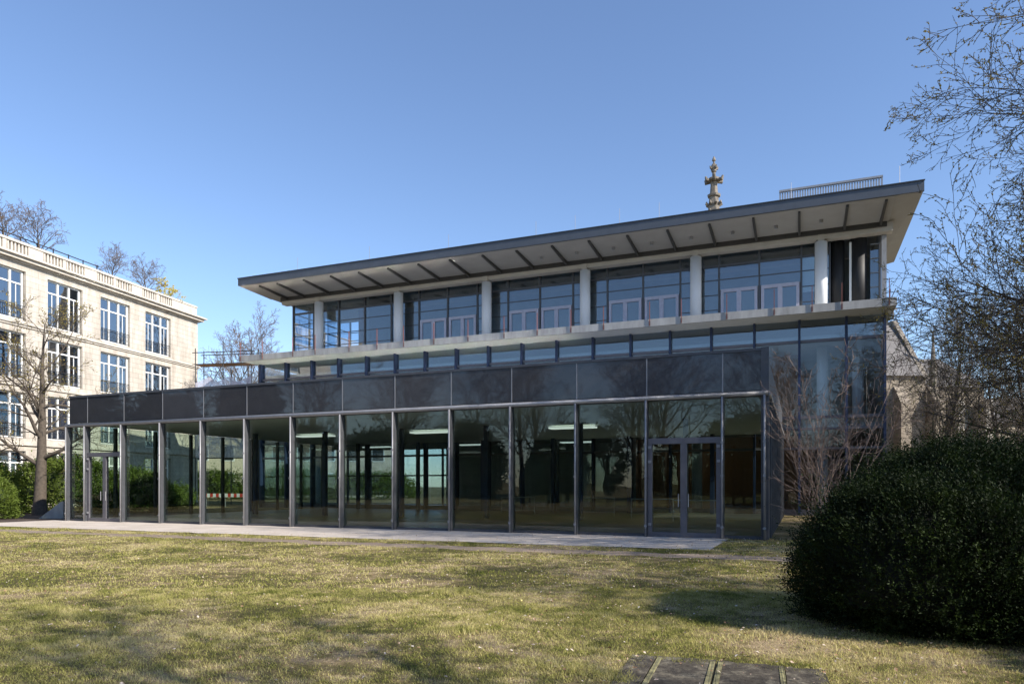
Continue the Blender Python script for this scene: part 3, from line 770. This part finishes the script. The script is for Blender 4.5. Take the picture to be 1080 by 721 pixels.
# ------------------------------------------------------------------ trees
class Tubes:
    """tapering 3-5 sided tubes gathered into arrays"""
    def __init__(s): s.V = []; s.F = []; s.n = 0
    def add(s, P, r, k):
        P = np.asarray(P, float); m = len(P)
        T = np.empty_like(P); T[1:-1] = P[2:] - P[:-2]; T[0] = P[1] - P[0]; T[-1] = P[-1] - P[-2]
        T /= np.linalg.norm(T, axis=1)[:, None] + 1e-9
        up = np.array([0, 0, 1.0]) if abs(T[0, 2]) < .9 else np.array([1.0, 0, 0])
        A = np.cross(T, up); A /= np.linalg.norm(A, axis=1)[:, None] + 1e-9
        Bn = np.cross(T, A)
        th = np.arange(k) * 2 * np.pi / k
        ring = (A[:, None, :] * np.cos(th)[None, :, None] + Bn[:, None, :] * np.sin(th)[None, :, None]) * np.asarray(r)[:, None, None]
        s.V.append((P[:, None, :] + ring).reshape(-1, 3))
        i = np.arange(m - 1)[:, None] * k; j = np.arange(k)[None, :]; j2 = (j + 1) % k
        s.F.append(np.stack([i + j, i + j2, i + k + j2, i + k + j], -1).reshape(-1, 4) + s.n)
        s.n += m * k
    def mesh(s, name, mat): return np_mesh(name, np.concatenate(s.V), np.concatenate(s.F), mat, True)

def grow_tree(seed, H, r0, spec, trunk_frac=.35, lean=(0, 0), trunk_k=9, bud=0.0, budn=0, asym=None, mint=.0025, lim=.45, tw_=.035):
    """spec: per level (children, length factor, angle deg, up-bias, wobble)."""
    rng = np.random.default_rng(seed)
    wood = Tubes(); twig = Tubes(); buds = []
    def chain(p, d, Lg, n, wob, up):
        P = [p]; d = d / np.linalg.norm(d)
        for i in range(n):
            d = d + rng.normal(0, wob, 3) + np.array([0, 0, up]); d /= np.linalg.norm(d)
            P.append(P[-1] + d * Lg / n)
        return np.array(P)
    def at(P, f):
        x = f * (len(P) - 1); i = min(int(x), len(P) - 2); q = P[i] + (P[i + 1] - P[i]) * (x - i)
        t = P[i + 1] - P[i]; return q, t / np.linalg.norm(t)
    def rec(P, Rr, lvl):
        if lvl >= len(spec): return
        nch, lf, ang, up, wob = spec[lvl]
        Lp = np.sum(np.linalg.norm(np.diff(P, axis=0), axis=1))
        n = max(2, int(round(nch * rng.uniform(.8, 1.2))))
        az0 = rng.uniform(0, 6.28)
        f0 = trunk_frac if lvl == 0 else .15
        for c in range(n):
            f = f0 + (1 - f0) * (c + rng.uniform(.1, .9)) / n; f = min(f, .985)
            q, t = at(P, f)
            a = math.radians(ang * rng.uniform(.75, 1.25)) * (1 - .35 * f if lvl == 0 else 1)
            az = az0 + c * 2.4 + rng.normal(0, .3)
            o = np.cross(t, [0.3, .2, 1.0] if abs(t[2]) < .95 else [1.0, 0, 0]); o /= np.linalg.norm(o)
            o2 = np.cross(t, o)
            d = t * math.cos(a) + (o * math.cos(az) + o2 * math.sin(az)) * math.sin(a)
            Lc = Lp * lf * rng.uniform(.7, 1.15) * (1.1 - .55 * f if lvl == 0 else 1.1 - .5 * f)
            if asym is not None and lvl == 0:
                Lc *= 1 + asym[2] * max(-.6, d[0] * asym[0] + d[1] * asym[1])
            rr = max(mint * 1.3, Rr(f) * (lim if lvl == 0 else .6))
            ns = (7, 5, 4, 3, 2)[min(lvl, 4)]
            Q = chain(q, d, Lc, ns, wob, up)
            tip = max(mint, rr * .10)
            rad = np.linspace(rr, tip, len(Q))
            k = 6 if lvl == 0 else (4 if lvl == 1 else 3)
            (wood if lvl < 2 else twig).add(Q, rad, k)
            if bud and lvl >= len(spec) - 2:
                for _ in range(budn):
                    qq, _t = at(Q, rng.uniform(.15, 1)); buds.append(qq + rng.normal(0, bud * .5, 3))
            rec(Q, lambda ff, rr=rr, tip=tip: rr + (tip - rr) * ff, lvl + 1)
    P = chain(np.zeros(3) - np.array([0, 0, .15]), np.array([lean[0], lean[1], 1.0]), H * .88, 12, tw_, .03)
    rad = r0 * (1 - .93 * np.linspace(0, 1, len(P))); rad[0] *= 1.3
    wood.add(P, rad, trunk_k)
    rec(P, lambda f: r0 * (1 - .93 * f), 0)
    bm_ = None
    if bud and buds:
        c = np.array(buds); n = len(c)
        u = rng.normal(size=(n, 3)); u /= np.linalg.norm(u, axis=1)[:, None]
        v = np.cross(u, rng.normal(size=(n, 3))); v /= np.linalg.norm(v, axis=1)[:, None]
        sz = (bud * rng.uniform(.5, 1.3, n))[:, None]; u = u * sz; v = v * sz * .55
        V = np.stack([c - u, c + v, c + u, c - v], 1).reshape(-1, 3)
        w_ = np.cross(u, v); w_ /= np.linalg.norm(w_, axis=1)[:, None] + 1e-9; w_ = w_ * sz * .5
        V2 = np.stack([c - u, c + w_, c + u, c - w_], 1).reshape(-1, 3)
        V = np.concatenate([V, V2]); F = np.arange(len(V)).reshape(-1, 4)
        bm_ = (V, F)
    return wood, twig, bm_

class Proto:
    def __init__(s, seed, H, r0, spec, bark, bark2=None, budmat=None, **kw):
        wd, tw, bm_ = grow_tree(seed, H, r0, spec, **kw)
        s.w = wd.mesh('trunk', bark); s.t = tw.mesh('twigs', bark2 or bark) if tw.V else None
        s.b = np_mesh('buds', bm_[0], bm_[1], budmat) if bm_ else None
    def place(s, name, label, cat, loc, rz=0, sc=1.0, group=None):
        r = thing(name, label, cat, loc, rz, group); r.scale = (sc, sc, sc)
        link('trunk', s.w, r)
        if s.t: tag(link('twigs', s.t, r), kind='stuff')
        if s.b: tag(link('buds', s.b, r), kind='stuff')
        return r

# spec rows: children, length factor, angle, up bias, wobble
bare_spec = [(20, .55, 52, .06, .10), (9, .5, 42, .04, .14), (6, .5, 40, .03, .18), (4, .6, 38, .02, .2)]
pA = Proto(11, 12, .26, bare_spec, M['bark'], M['bark_far'], trunk_frac=.22, mint=.007)
pB = Proto(12, 12, .24, bare_spec, M['bark'], M['bark_far'], trunk_frac=.30, mint=.007)
# foreground bare tree at the left with stout side limbs and a few buds
pL = Proto(21, 12.0, .34, [(20, .46, 66, .05, .11), (8, .5, 46, .03, .16), (6, .5, 42, .02, .18), (3, .55, 40, .02, .2)], M['bark'], M['bark'], M['bud'], trunk_frac=.24, bud=.045, budn=1, mint=.006, tw_=.02, lim=.5)
tl = pL.place('bare_tree', 'bare budding tree with stout trunk by the hedge left of the pavilion', 'tree', (-25.6, 38.2, 0), R(40))
# roof terrace trees
pR = Proto(31, 4.6, .12, [(13, .72, 46, .03, .12), (7, .55, 42, .02, .16), (5, .55, 40, .0, .18), (2, .5, 40, 0, .2)], M['bark'], M['bark_far'], trunk_frac=.30, mint=.009, lim=.6)
def px_on_roof(px, y=1.1):
    # local x on the neighbour's roof seen at image column px
    t = (px - 540) / 743; best = min(np.arange(-34, -.5, .05), key=lambda x: abs((NL(x, y).x / NL(x, y).y) - t)); return float(best)
for i, (px, lab) in enumerate(((5, 'small bare tree cut by the left edge on the stone roof terrace'),
                               (43, 'tallest small bare tree on the stone roof terrace, spreading fork'),
                               (116, 'small bare rounded tree in the middle of the roof terrace'),
                               (153, 'small bare tree on roof terrace beside the yellow shrub'))):
    q = NL(px_on_roof(px), 1.1, 17.98)
    pR.place('roof_tree', lab, 'tree', q, i * 1.9 + .4, (.8, .88, .74, .8)[i], 'bare trees on the stone roof terrace')
pF = Proto(35, 2.6, .05, [(12, .8, 50, .03, .14), (6, .5, 42, .02, .18), (4, .5, 40, 0, .2)], M['bark'], M['bark'], M['forsythia'], trunk_frac=.1, bud=.055, budn=5)
pF.place('yellow_shrub', 'yellow flowering shrub at the end of the stone roof terrace', 'shrub', NL(px_on_roof(174), 1.1, 17.98))

# bare trees between the stone building and the glass building
pA.place('bare_tree', 'bare tree beyond the scaffold between the two buildings', 'tree', (-25.2, 70, 0), 2.0, 1.4)
pB.place('bare_tree', 'thin bare tree rising right beside the corner of the stone building', 'tree', (-28.6, 78, 0), .7, 1.3)

# right hand big budding tree, trunk outside the frame
pG = Proto(44, 12.5, .24, [(56, .66, 76, .018, .06), (17, .48, 44, .012, .10), (7, .45, 40, .01, .13), (4, .42, 40, .01, .15)],
           M['bark_dark'], M['bark_dark'], M['bud'], trunk_frac=.12, bud=.020, budn=3, asym=(-1, 0, .25), mint=.004, lim=.38)
pG.place('budding_tree', 'large budding tree whose fine branches reach in over the right edge', 'tree', (17.2, 14.2, 0), R(200), 1.38)

pG.place('budding_tree', 'second budding tree farther back at the right edge, behind the near one', 'tree', (21.5, 20.5, 0), R(75), 1.25)

# bare shrub in front of the right part of the office building
pS = Proto(51, 4.0, .014, [(9, .55, 32, .02, .09), (5, .5, 34, .02, .13), (3, .5, 34, .01, .16)], M['bark_pale'], M['bark_pale'], trunk_frac=.15, mint=.0028, tw_=.06, lim=.6)
sh_ = thing('bare_shrub', 'leafless multi-stemmed pale shrub between the big evergreen bush and the glass wall', 'shrub', (6.55, 15.0, 0))
rs = random.Random(8)
for i in range(5):
    a = i * 2.4; st_ = link('stem', pS.w, sh_, (.22 * math.cos(a), .22 * math.sin(a), 0), a, rs.uniform(.85, 1.3))
    st_.rotation_euler = (rs.uniform(-.42, .42), rs.uniform(-.42, .42), a)
    tag(link('twigs', pS.t, st_), kind='stuff')

# bare trees before the church
bg_spec = [(18, .55, 42, .07, .11), (9, .5, 40, .04, .14), (6, .5, 40, .03, .18), (3, .5, 40, .02, .2)]
pC = Proto(61, 11.5, .17, bg_spec, M['bark_dark'], M['bark'], trunk_frac=.12, mint=.007, tw_=.05)
for x, y, s_, rz, lab in ((22.2, 37, .95, .3, 'slim bare tree closest to the corner of the glass building'),
                          (25.2, 41, 1.0, 1.7, 'bare tree before the slate church roof'),
                          (24.6, 35, .85, 2.9, 'bare tree before the church choir buttresses'),
                          (25.4, 33, .9, 4.4, 'dark bare tree just left of the pale houses'),
                          (30.5, 40, 1.05, 5.2, 'bare tree before the pale plaster houses'),
                          (22.8, 30, .8, 3.6, 'bare tree near the right edge above the evergreen bush'),
                          (36, 46, 1.1, .9, 'bare tree farthest right behind the budding branches')):
    pC.place('bare_tree', lab, 'tree', (x, y, 0), rz, s_, 'bare trees in front of the church')

# trees on the far side of the lawn: seen as reflections, throwing shade
k = 0
for x, y, s_, p in ((-60, 26, 1.5, pA), (-66, 10, 1.7, pB), (-54, 2, 1.5, pA), (-58, -14, 1.7, pB), (-46, -6, 1.4, pA), (-44, -22, 1.6, pB), (-34, -14, 1.5, pA),
                    (-34, -32, 1.7, pB), (-24, -22, 1.5, pA), (-18, -34, 1.7, pB), (-12, -24, 1.5, pA), (-4, -33, 1.6, pB), (2, -25, 1.5, pA), (-48, 16, 1.3, pB), (-29, -24, 1.5, pA), (-40, -12, 1.35, pB)):
    p.place('park_tree', 'tall bare park tree on the far side of the lawn, reflected in the glass', 'tree', (x, y, 0), k * 1.3, s_, 'park trees reflected in the glass'); k += 1
for i, (x, y, s_, lab) in enumerate(((8.5, -1.5, .95, 'bare tree beside the camera throwing branch shadows on the near lawn'),
                                     (17, 3, 1.1, 'bare tree right of the frame shading the lawn by the evergreen bush'),
                                     (3.5, -4.5, 1.0, 'bare tree behind the camera throwing soft streaks on the lawn'))):
    pB.place('shade_tree', lab, 'tree', (x, y, 0), i * 2 + 1, s_, 'trees shading the lawn')

# ------------------------------------------------------------------ leafy masses
def leaf_mass(seed, n_sprig, per, c, rad, lsize, slen, bumpy=.16, top=.75, zmin=0.03, flat=1.0):
    """leaf sprigs spread over and through an uneven ellipsoid; returns V,F"""
    rng = np.random.default_rng(seed)
    d = rng.normal(size=(n_sprig, 3)); d /= np.linalg.norm(d, axis=1)[:, None]
    d[:, 2] = np.where(d[:, 2] < -.7, -d[:, 2], d[:, 2])
    ph = rng.uniform(0, 6.28, (7, 3)); fr = rng.uniform(1.5, 5, (7, 3))
    lump = sum(np.sin(d @ fr[i] + ph[i, 0]) for i in range(7)) / 7
    lump += .6 * sum(np.sin(d @ (fr[i] * 3) + ph[i, 1]) for i in range(7)) / 7
    rr = (1 + bumpy * 1.6 * lump) * (1 - .22 * rng.random(n_sprig) ** 1.5)
    base = np.array(c) + d * np.array(rad) * rr[:, None]
    ax = d * 1.0 + np.array([0, 0, top]) + rng.normal(0, .35, (n_sprig, 3)); ax /= np.linalg.norm(ax, axis=1)[:, None]
    L_ = slen * rng.uniform(.5, 1.4, n_sprig) * (1 + (rng.random(n_sprig) > .955) * 1.4)
    V = []
    for k in range(per):
        f = (k + .5) / per
        p = base + ax * (L_ * f)[:, None]
        u = np.cross(ax, rng.normal(size=(n_sprig, 3))); u /= np.linalg.norm(u, axis=1)[:, None]
        u = u * .8 + ax * .7; u /= np.linalg.norm(u, axis=1)[:, None]
        v = np.cross(u, rng.normal(size=(n_sprig, 3))); v /= np.linalg.norm(v, axis=1)[:, None]
        sz = (lsize * rng.uniform(.6, 1.3, n_sprig))[:, None]
        V.append(np.stack([p, p + u * sz * .5 + v * sz * .2, p + u * sz, p + u * sz * .5 - v * sz * .2], 1).reshape(-1, 3))
    V = np.concatenate(V); F = np.arange(len(V)).reshape(-1, 4)
    keep = V.reshape(-1, 4, 3)[:, :, 2].min(1) > zmin
    V = V.reshape(-1, 4, 3)[keep].reshape(-1, 3); return V, np.arange(len(V)).reshape(-1, 4)

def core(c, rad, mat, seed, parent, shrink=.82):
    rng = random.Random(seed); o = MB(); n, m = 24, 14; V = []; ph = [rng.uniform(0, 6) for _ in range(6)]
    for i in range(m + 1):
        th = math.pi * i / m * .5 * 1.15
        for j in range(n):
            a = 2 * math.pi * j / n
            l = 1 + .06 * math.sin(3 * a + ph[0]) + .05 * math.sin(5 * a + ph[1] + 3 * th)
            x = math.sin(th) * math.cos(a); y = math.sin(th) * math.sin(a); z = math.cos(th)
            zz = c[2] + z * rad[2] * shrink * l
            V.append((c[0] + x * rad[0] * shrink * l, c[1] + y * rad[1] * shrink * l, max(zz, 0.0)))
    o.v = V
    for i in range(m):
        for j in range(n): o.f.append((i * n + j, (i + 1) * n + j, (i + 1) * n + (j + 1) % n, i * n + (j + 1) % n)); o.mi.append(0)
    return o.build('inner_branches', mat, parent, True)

def bush(name, label, cat, loc, blobs, n, per, ls, sl, leaf, corem, seed, group=None, bumpy=.16):
    r = thing(name, label, cat, loc, 0, group)
    Vs = []; 
    for i, (c, rad, wgt) in enumerate(blobs):
        V, F = leaf_mass(seed + i, int(n * wgt), per, c, rad, ls, sl, bumpy); Vs.append(V)
        if i == 0 or corem: core(c, rad, corem, seed + i, r)
    V = np.concatenate(Vs)
    link('foliage', np_mesh('foliage', V, np.arange(len(V)).reshape(-1, 4), leaf), r)
    return r
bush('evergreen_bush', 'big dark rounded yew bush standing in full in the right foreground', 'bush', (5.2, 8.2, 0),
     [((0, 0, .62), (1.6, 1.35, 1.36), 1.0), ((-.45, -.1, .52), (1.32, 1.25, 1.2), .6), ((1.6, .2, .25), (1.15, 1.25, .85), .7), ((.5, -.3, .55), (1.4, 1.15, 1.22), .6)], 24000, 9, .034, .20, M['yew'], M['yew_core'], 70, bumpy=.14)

bush('evergreen_bush', 'unseen yew bush added outside the right edge to shade the grass in the near right corner', 'bush', (8.3, 4.4, 0),
     [((0, 0, .8), (1.9, 1.7, 1.6), 1.0)], 9000, 7, .05, .2, M['yew'], M['yew_core'], 78, bumpy=.12)  # out of view, added to throw shade on the near right grass
bush('garden_hedge', 'green hedge far behind the pavilion, in front of the pale rendered building', 'hedge', (-30, 84, 0),
     [((-7, 0, .9), (6, 1.6, 2.0), 1.0), ((3, .5, .9), (6, 1.6, 2.4), 1.0), ((13, 0, .9), (6, 1.6, 2.1), 1.0)], 2600, 5, .25, .5, M['hedge'], M['hedge_core'], 88, bumpy=.15)
# hedge at the left
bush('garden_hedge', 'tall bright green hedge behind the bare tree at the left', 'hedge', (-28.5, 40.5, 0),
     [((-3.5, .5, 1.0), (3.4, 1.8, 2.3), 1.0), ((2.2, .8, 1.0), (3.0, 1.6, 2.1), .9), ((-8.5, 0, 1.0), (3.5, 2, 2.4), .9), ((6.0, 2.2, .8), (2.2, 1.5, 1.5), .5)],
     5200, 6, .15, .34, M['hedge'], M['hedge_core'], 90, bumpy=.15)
bush('leafy_shrub', 'rounded yellow-green shrub at the left edge beside the path', 'shrub', (-25.4, 33.6, 0),
     [((0, 0, .75), (1.6, 1.4, 1.25), 1.0), ((-1.6, .3, .7), (1.3, 1.2, 1.0), .6)], 3800, 6, .11, .26, M['hedge'], M['hedge_core'], 96, bumpy=.15)
bush('low_shrub', 'low green shrub beyond the left end of the pavilion glass', 'shrub', (-27.0, 48.5, 0),
     [((0, 0, .7), (2.6, 1.4, 1.3), 1.0), ((3.2, 0, .5), (1.8, 1.4, 1.0), .6)], 3200, 6, .13, .3, M['hedge'], M['hedge_core'], 99, bumpy=.15)
# timber board leaning in the planting bed
tbd = MB(); tbd.hexa([(-.75, -.4, 0), (.45, -.4, 0), (.45, .4, 0), (-.75, .4, 0), (.3, -.4, .8), (.45, -.4, .85), (.45, .4, .85), (.3, .4, .8)])
tag(tbd.build('ramp_block', M['concrete'], None, loc=(-22.3, 34.7, 0)), 'grey wedge-shaped concrete block beside the left end of the pavilion', 'block')

# conifers across the lawn (dark rounded masses in the reflections)
for i, (x, y, h, r_) in enumerate(((-64, 20, 13, 3.6), (-60, 14, 11, 3.2), (-56, 7, 14, 3.0), (-40, -28, 9, 5), (-22, -38, 10, 6), (-6, -40, 9, 6), (-52, -20, 9, 5), (-68, -4, 10, 5))):
    r = thing('conifer', 'dark evergreen on the far side of the lawn, reflected in the glass', 'tree', (x, y, 0), 0, 'evergreens reflected in the glass')
    MB().lathe([(.3, 0), (.12, h * .8)], k=7).build('trunk', M['bark_dark'], r)
    V, F = leaf_mass(200 + i, 2600, 4, (0, 0, h * .45), (r_, r_, h * .52), .5, .7, .14, .4)
    link('crown', np_mesh('crown', V, F, M['conifer']), r)
    core((0, 0, h * .3), (r_, r_, h * .62), M['yew_core'], i, r, .8)

for i, (x, y, a, lg) in enumerate(((-70, 18, 85, 14), (-68, -8, 80, 14), (-55, -28, 45, 15), (-34, -44, 30, 15), (-8, -48, 5, 15), (20, -44, -10, 14))):  # hedges out of view, added to fill the bright gap in the reflections
    r = thing('reflection_hedge', 'unseen tall dark hedge added to darken the glass reflections under the park trees', 'hedge', (x * .66, y * .66, 0), R(a), 'unseen hedges added for the glass reflections')
    V, F = leaf_mass(300 + i, 5000, 4, (0, 0, 1.5), (lg, 2.2, 5.0), .5, .8, .14, .4)
    link('foliage', np_mesh('foliage', V, F, M['conifer']), r); core((0, 0, 1.2), (lg, 2.2, 5.0), M['yew_core'], i, r, .85)

# ------------------------------------------------------------------ scaffold left of the terrace
sc_ = thing('scaffold', 'scaffold tower with pale netting behind the left end of the terrace', 'scaffold', (-24.6, 60, 0), R(-10))
m_ = MB()
for x in (-2.6, 0, 2.6):
    for y in (0, 1.2): m_.tube([(x, y, 0), (x, y, 13.9 - .2 * abs(x))], .04, 6)
for z in (4, 6, 8, 10, 12, 13):
    for y in (0, 1.2): m_.tube([(-2.9, y, z), (2.9, y, z)], .035, 6)
for x in (-2.6, 0): m_.tube([(x, 0, 8), (x + 2.6, 0, 12)], .03, 6)
m_.build('frame', M['dark'], sc_)
for z in (9.95, 11.95): MB().box(-2.8, 2.8, 0, 1.2, z + .04, z + .09).build('deck', M['wood'], sc_)
nm = MB()
for i in range(8):
    x0 = -2.55 + .65 * i; nm.hexa([(x0, -.09 + .04 * (i % 2), 4), (x0 + .65, -.09 + .04 * ((i + 1) % 2), 4), (x0 + .65, -.08 + .04 * ((i + 1) % 2), 4), (x0, -.08 + .04 * (i % 2), 4),
                                  (x0, -.09 + .04 * (i % 2), 10.4 + .25 * (i % 3)), (x0 + .65, -.09 + .04 * ((i + 1) % 2), 10.4 + .25 * ((i + 1) % 3)), (x0 + .65, -.08 + .04 * ((i + 1) % 2), 10.4 + .25 * ((i + 1) % 3)), (x0, -.08 + .04 * (i % 2), 10.4 + .25 * (i % 3))])
nm.build('netting', M['mesh'], sc_)

# ------------------------------------------------------------------ concrete cover in the near lawn
cv = thing('concrete_cover', 'old stained concrete ground slab with mossy yellow joint strips in the near lawn', 'ground slab', (1.15, 6.68, 0), R(-19.3))
rng_ = random.Random(4)
def ragged(x0, x1, y0, y1, z):
    o = MB(); pts = [(x0, y0), (x1, y0)] + [(x1 + (x0 - x1) * i / 14, y1 + rng_.uniform(-.03, .012)) for i in range(15)]; n = len(pts)
    o.v = [(p[0], p[1], -.1) for p in pts] + [(p[0], p[1], z + rng_.uniform(-.003, .003)) for p in pts]
    o.f = [tuple(reversed(range(n))), tuple(range(n, 2 * n))] + [(i, (i + 1) % n, n + (i + 1) % n, n + i) for i in range(n)]; o.mi = [0] * len(o.f); return o
for x0, x1, yy in ((0, .225, -.01), (.235, .755, 0), (.77, 1.33, -.01), (1.34, 1.66, -.03)):
    ragged(x0, x1, -1.7, yy, .012).build('slab', M['cover'], cv)
for x in (.24, .71, .775, 1.29):
    ragged(x, x + .042, -1.7, -.07, .017).build('joint_strip', M['strip'], cv)

# ------------------------------------------------------------------ grass and leaves
def lawn_pts(rng, n, y0, y1):
    # even density on the ground inside the view wedge (a little wider)
    y = np.sqrt(rng.random(n) * (y1 ** 2 - y0 ** 2) + y0 ** 2)
    x = y * rng.uniform(-.82, .95, n); return x, y
cA, sA = math.cos(ANG), math.sin(ANG)
def cover_mask(x, y, rng):
    a = R(-19.3); dx = x - 1.15; dy = y - 6.68
    u = dx * math.cos(a) + dy * math.sin(a); v = -dx * math.sin(a) + dy * math.cos(a)
    j = rng.normal(0, .035, len(x))
    j = j + .05 * np.sin(u * 9) + .04 * np.sin(v * 13 + 1)
    return (u > .08 + j) & (u < 1.56 + j) & (v < -.12 + j) & (v > -1.7)
def grass(name, seed, n, y0, y1, h, wd):
    rng = np.random.default_rng(seed); x, y = lawn_pts(rng, n, y0, y1)
    lx = (x - P0.x) * cA + (y - P0.y) * sA; ly = -(x - P0.x) * sA + (y - P0.y) * cA
    keep = ~((ly > -4.2 + .1 * np.sin(lx * 3)) & (lx < -1.1)) & ~((ly > -.05) & (lx < 5.3)) & ~cover_mask(x, y, rng)
    mud = (ly > -6.25) & (ly < -5.4) & (lx < 1.2); keep &= ~(mud & (rng.random(n) > .12))
    # clumps: thin out in bare patches
    cl = np.sin(x * 2.3 + np.sin(y * 1.7)) * np.sin(y * 2.9 + np.sin(x * 1.3) * 1.5); cl2 = np.sin(x * .9 + 2 * np.sin(y * .5)) * np.sin(y * 1.3 + np.sin(x * .7)); keep &= (rng.random(n) < .66 + .28 * cl + .32 * cl2)
    x, y = x[keep], y[keep]; n = len(x)
    a = rng.uniform(0, 6.28, n); hh = h * rng.uniform(.3, 1.3, n) * (1 + .4 * np.sin(x * 5.1 + np.sin(y * 3)) * np.sin(y * 4.3)) * (1 + .9 * (np.sin(x * 1.9 + 1.3 * np.sin(y * 2.1)) * np.sin(y * 2.3 + np.sin(x * 1.1)) > .72)); ww = wd * rng.uniform(.6, 1.4, n)
    lean = rng.uniform(.2, 1.1, n) * hh; b = rng.uniform(0, 6.28, n)
    p0 = np.stack([x - ww * np.cos(a), y - ww * np.sin(a), np.zeros(n)], 1)
    p1 = np.stack([x + ww * np.cos(a), y + ww * np.sin(a), np.zeros(n)], 1)
    p2 = np.stack([x + lean * np.cos(b), y + lean * np.sin(b), hh], 1)
    V = np.stack([p0, p1, p2], 1).reshape(-1, 3)
    o = link(name, np_mesh(name, V, np.arange(3 * n).reshape(-1, 3), M['blade'])); return tag(o, kind='stuff')
tag(grass('grass', 1, 440000, 4.6, 11, .027, .0038), 'short patchy yellow-green grass of the near lawn', 'grass')
tag(grass('grass', 2, 480000, 11, 32, .031, .009), 'short patchy dry grass of the far lawn up to the path', 'grass')
def litter(name, seed, n, y0, y1, s, mats, label):
    rng = np.random.default_rng(seed); x, y = lawn_pts(rng, n, y0, y1)
    lx = (x - P0.x) * cA + (y - P0.y) * sA; ly = -(x - P0.x) * sA + (y - P0.y) * cA
    keep = (ly < .0) & ((rng.random(n) < .5 + .5 * (x > 0)))
    x, y = x[keep], y[keep]; n = len(x)
    c = np.stack([x, y, rng.uniform(.028, .06, n)], 1)
    u = rng.normal(size=(n, 3)) * [1, 1, .35]; u /= np.linalg.norm(u, axis=1)[:, None]
    v = np.cross(u, [0, 0, 1.0] + rng.normal(0, .3, (n, 3))); v /= np.linalg.norm(v, axis=1)[:, None]
    sz = (s * rng.uniform(.4, 1.3, n))[:, None]
    V = np.stack([c - u * sz, c + v * sz * .6 + [0, 0, .006], c + u * sz, c - v * sz * .6 + [0, 0, .004]], 1).reshape(-1, 3)
    o = link(name, np_mesh(name, V, np.arange(4 * n).reshape(-1, 4), mats)); tag(o, label, 'leaves', None, 'stuff')
M['deadleaf'] = leaf_mat('dead_leaf', [(0.3, (0.10, 0.05, 0.03)), (0.48, (0.34, 0.20, 0.11)), (0.6, (0.75, 0.66, 0.56))], 9, .2)
litter('fallen_leaves', 5, 16000, 4.8, 24, .019, M['deadleaf'], 'scattered dry brown and bleached leaves on the lawn')
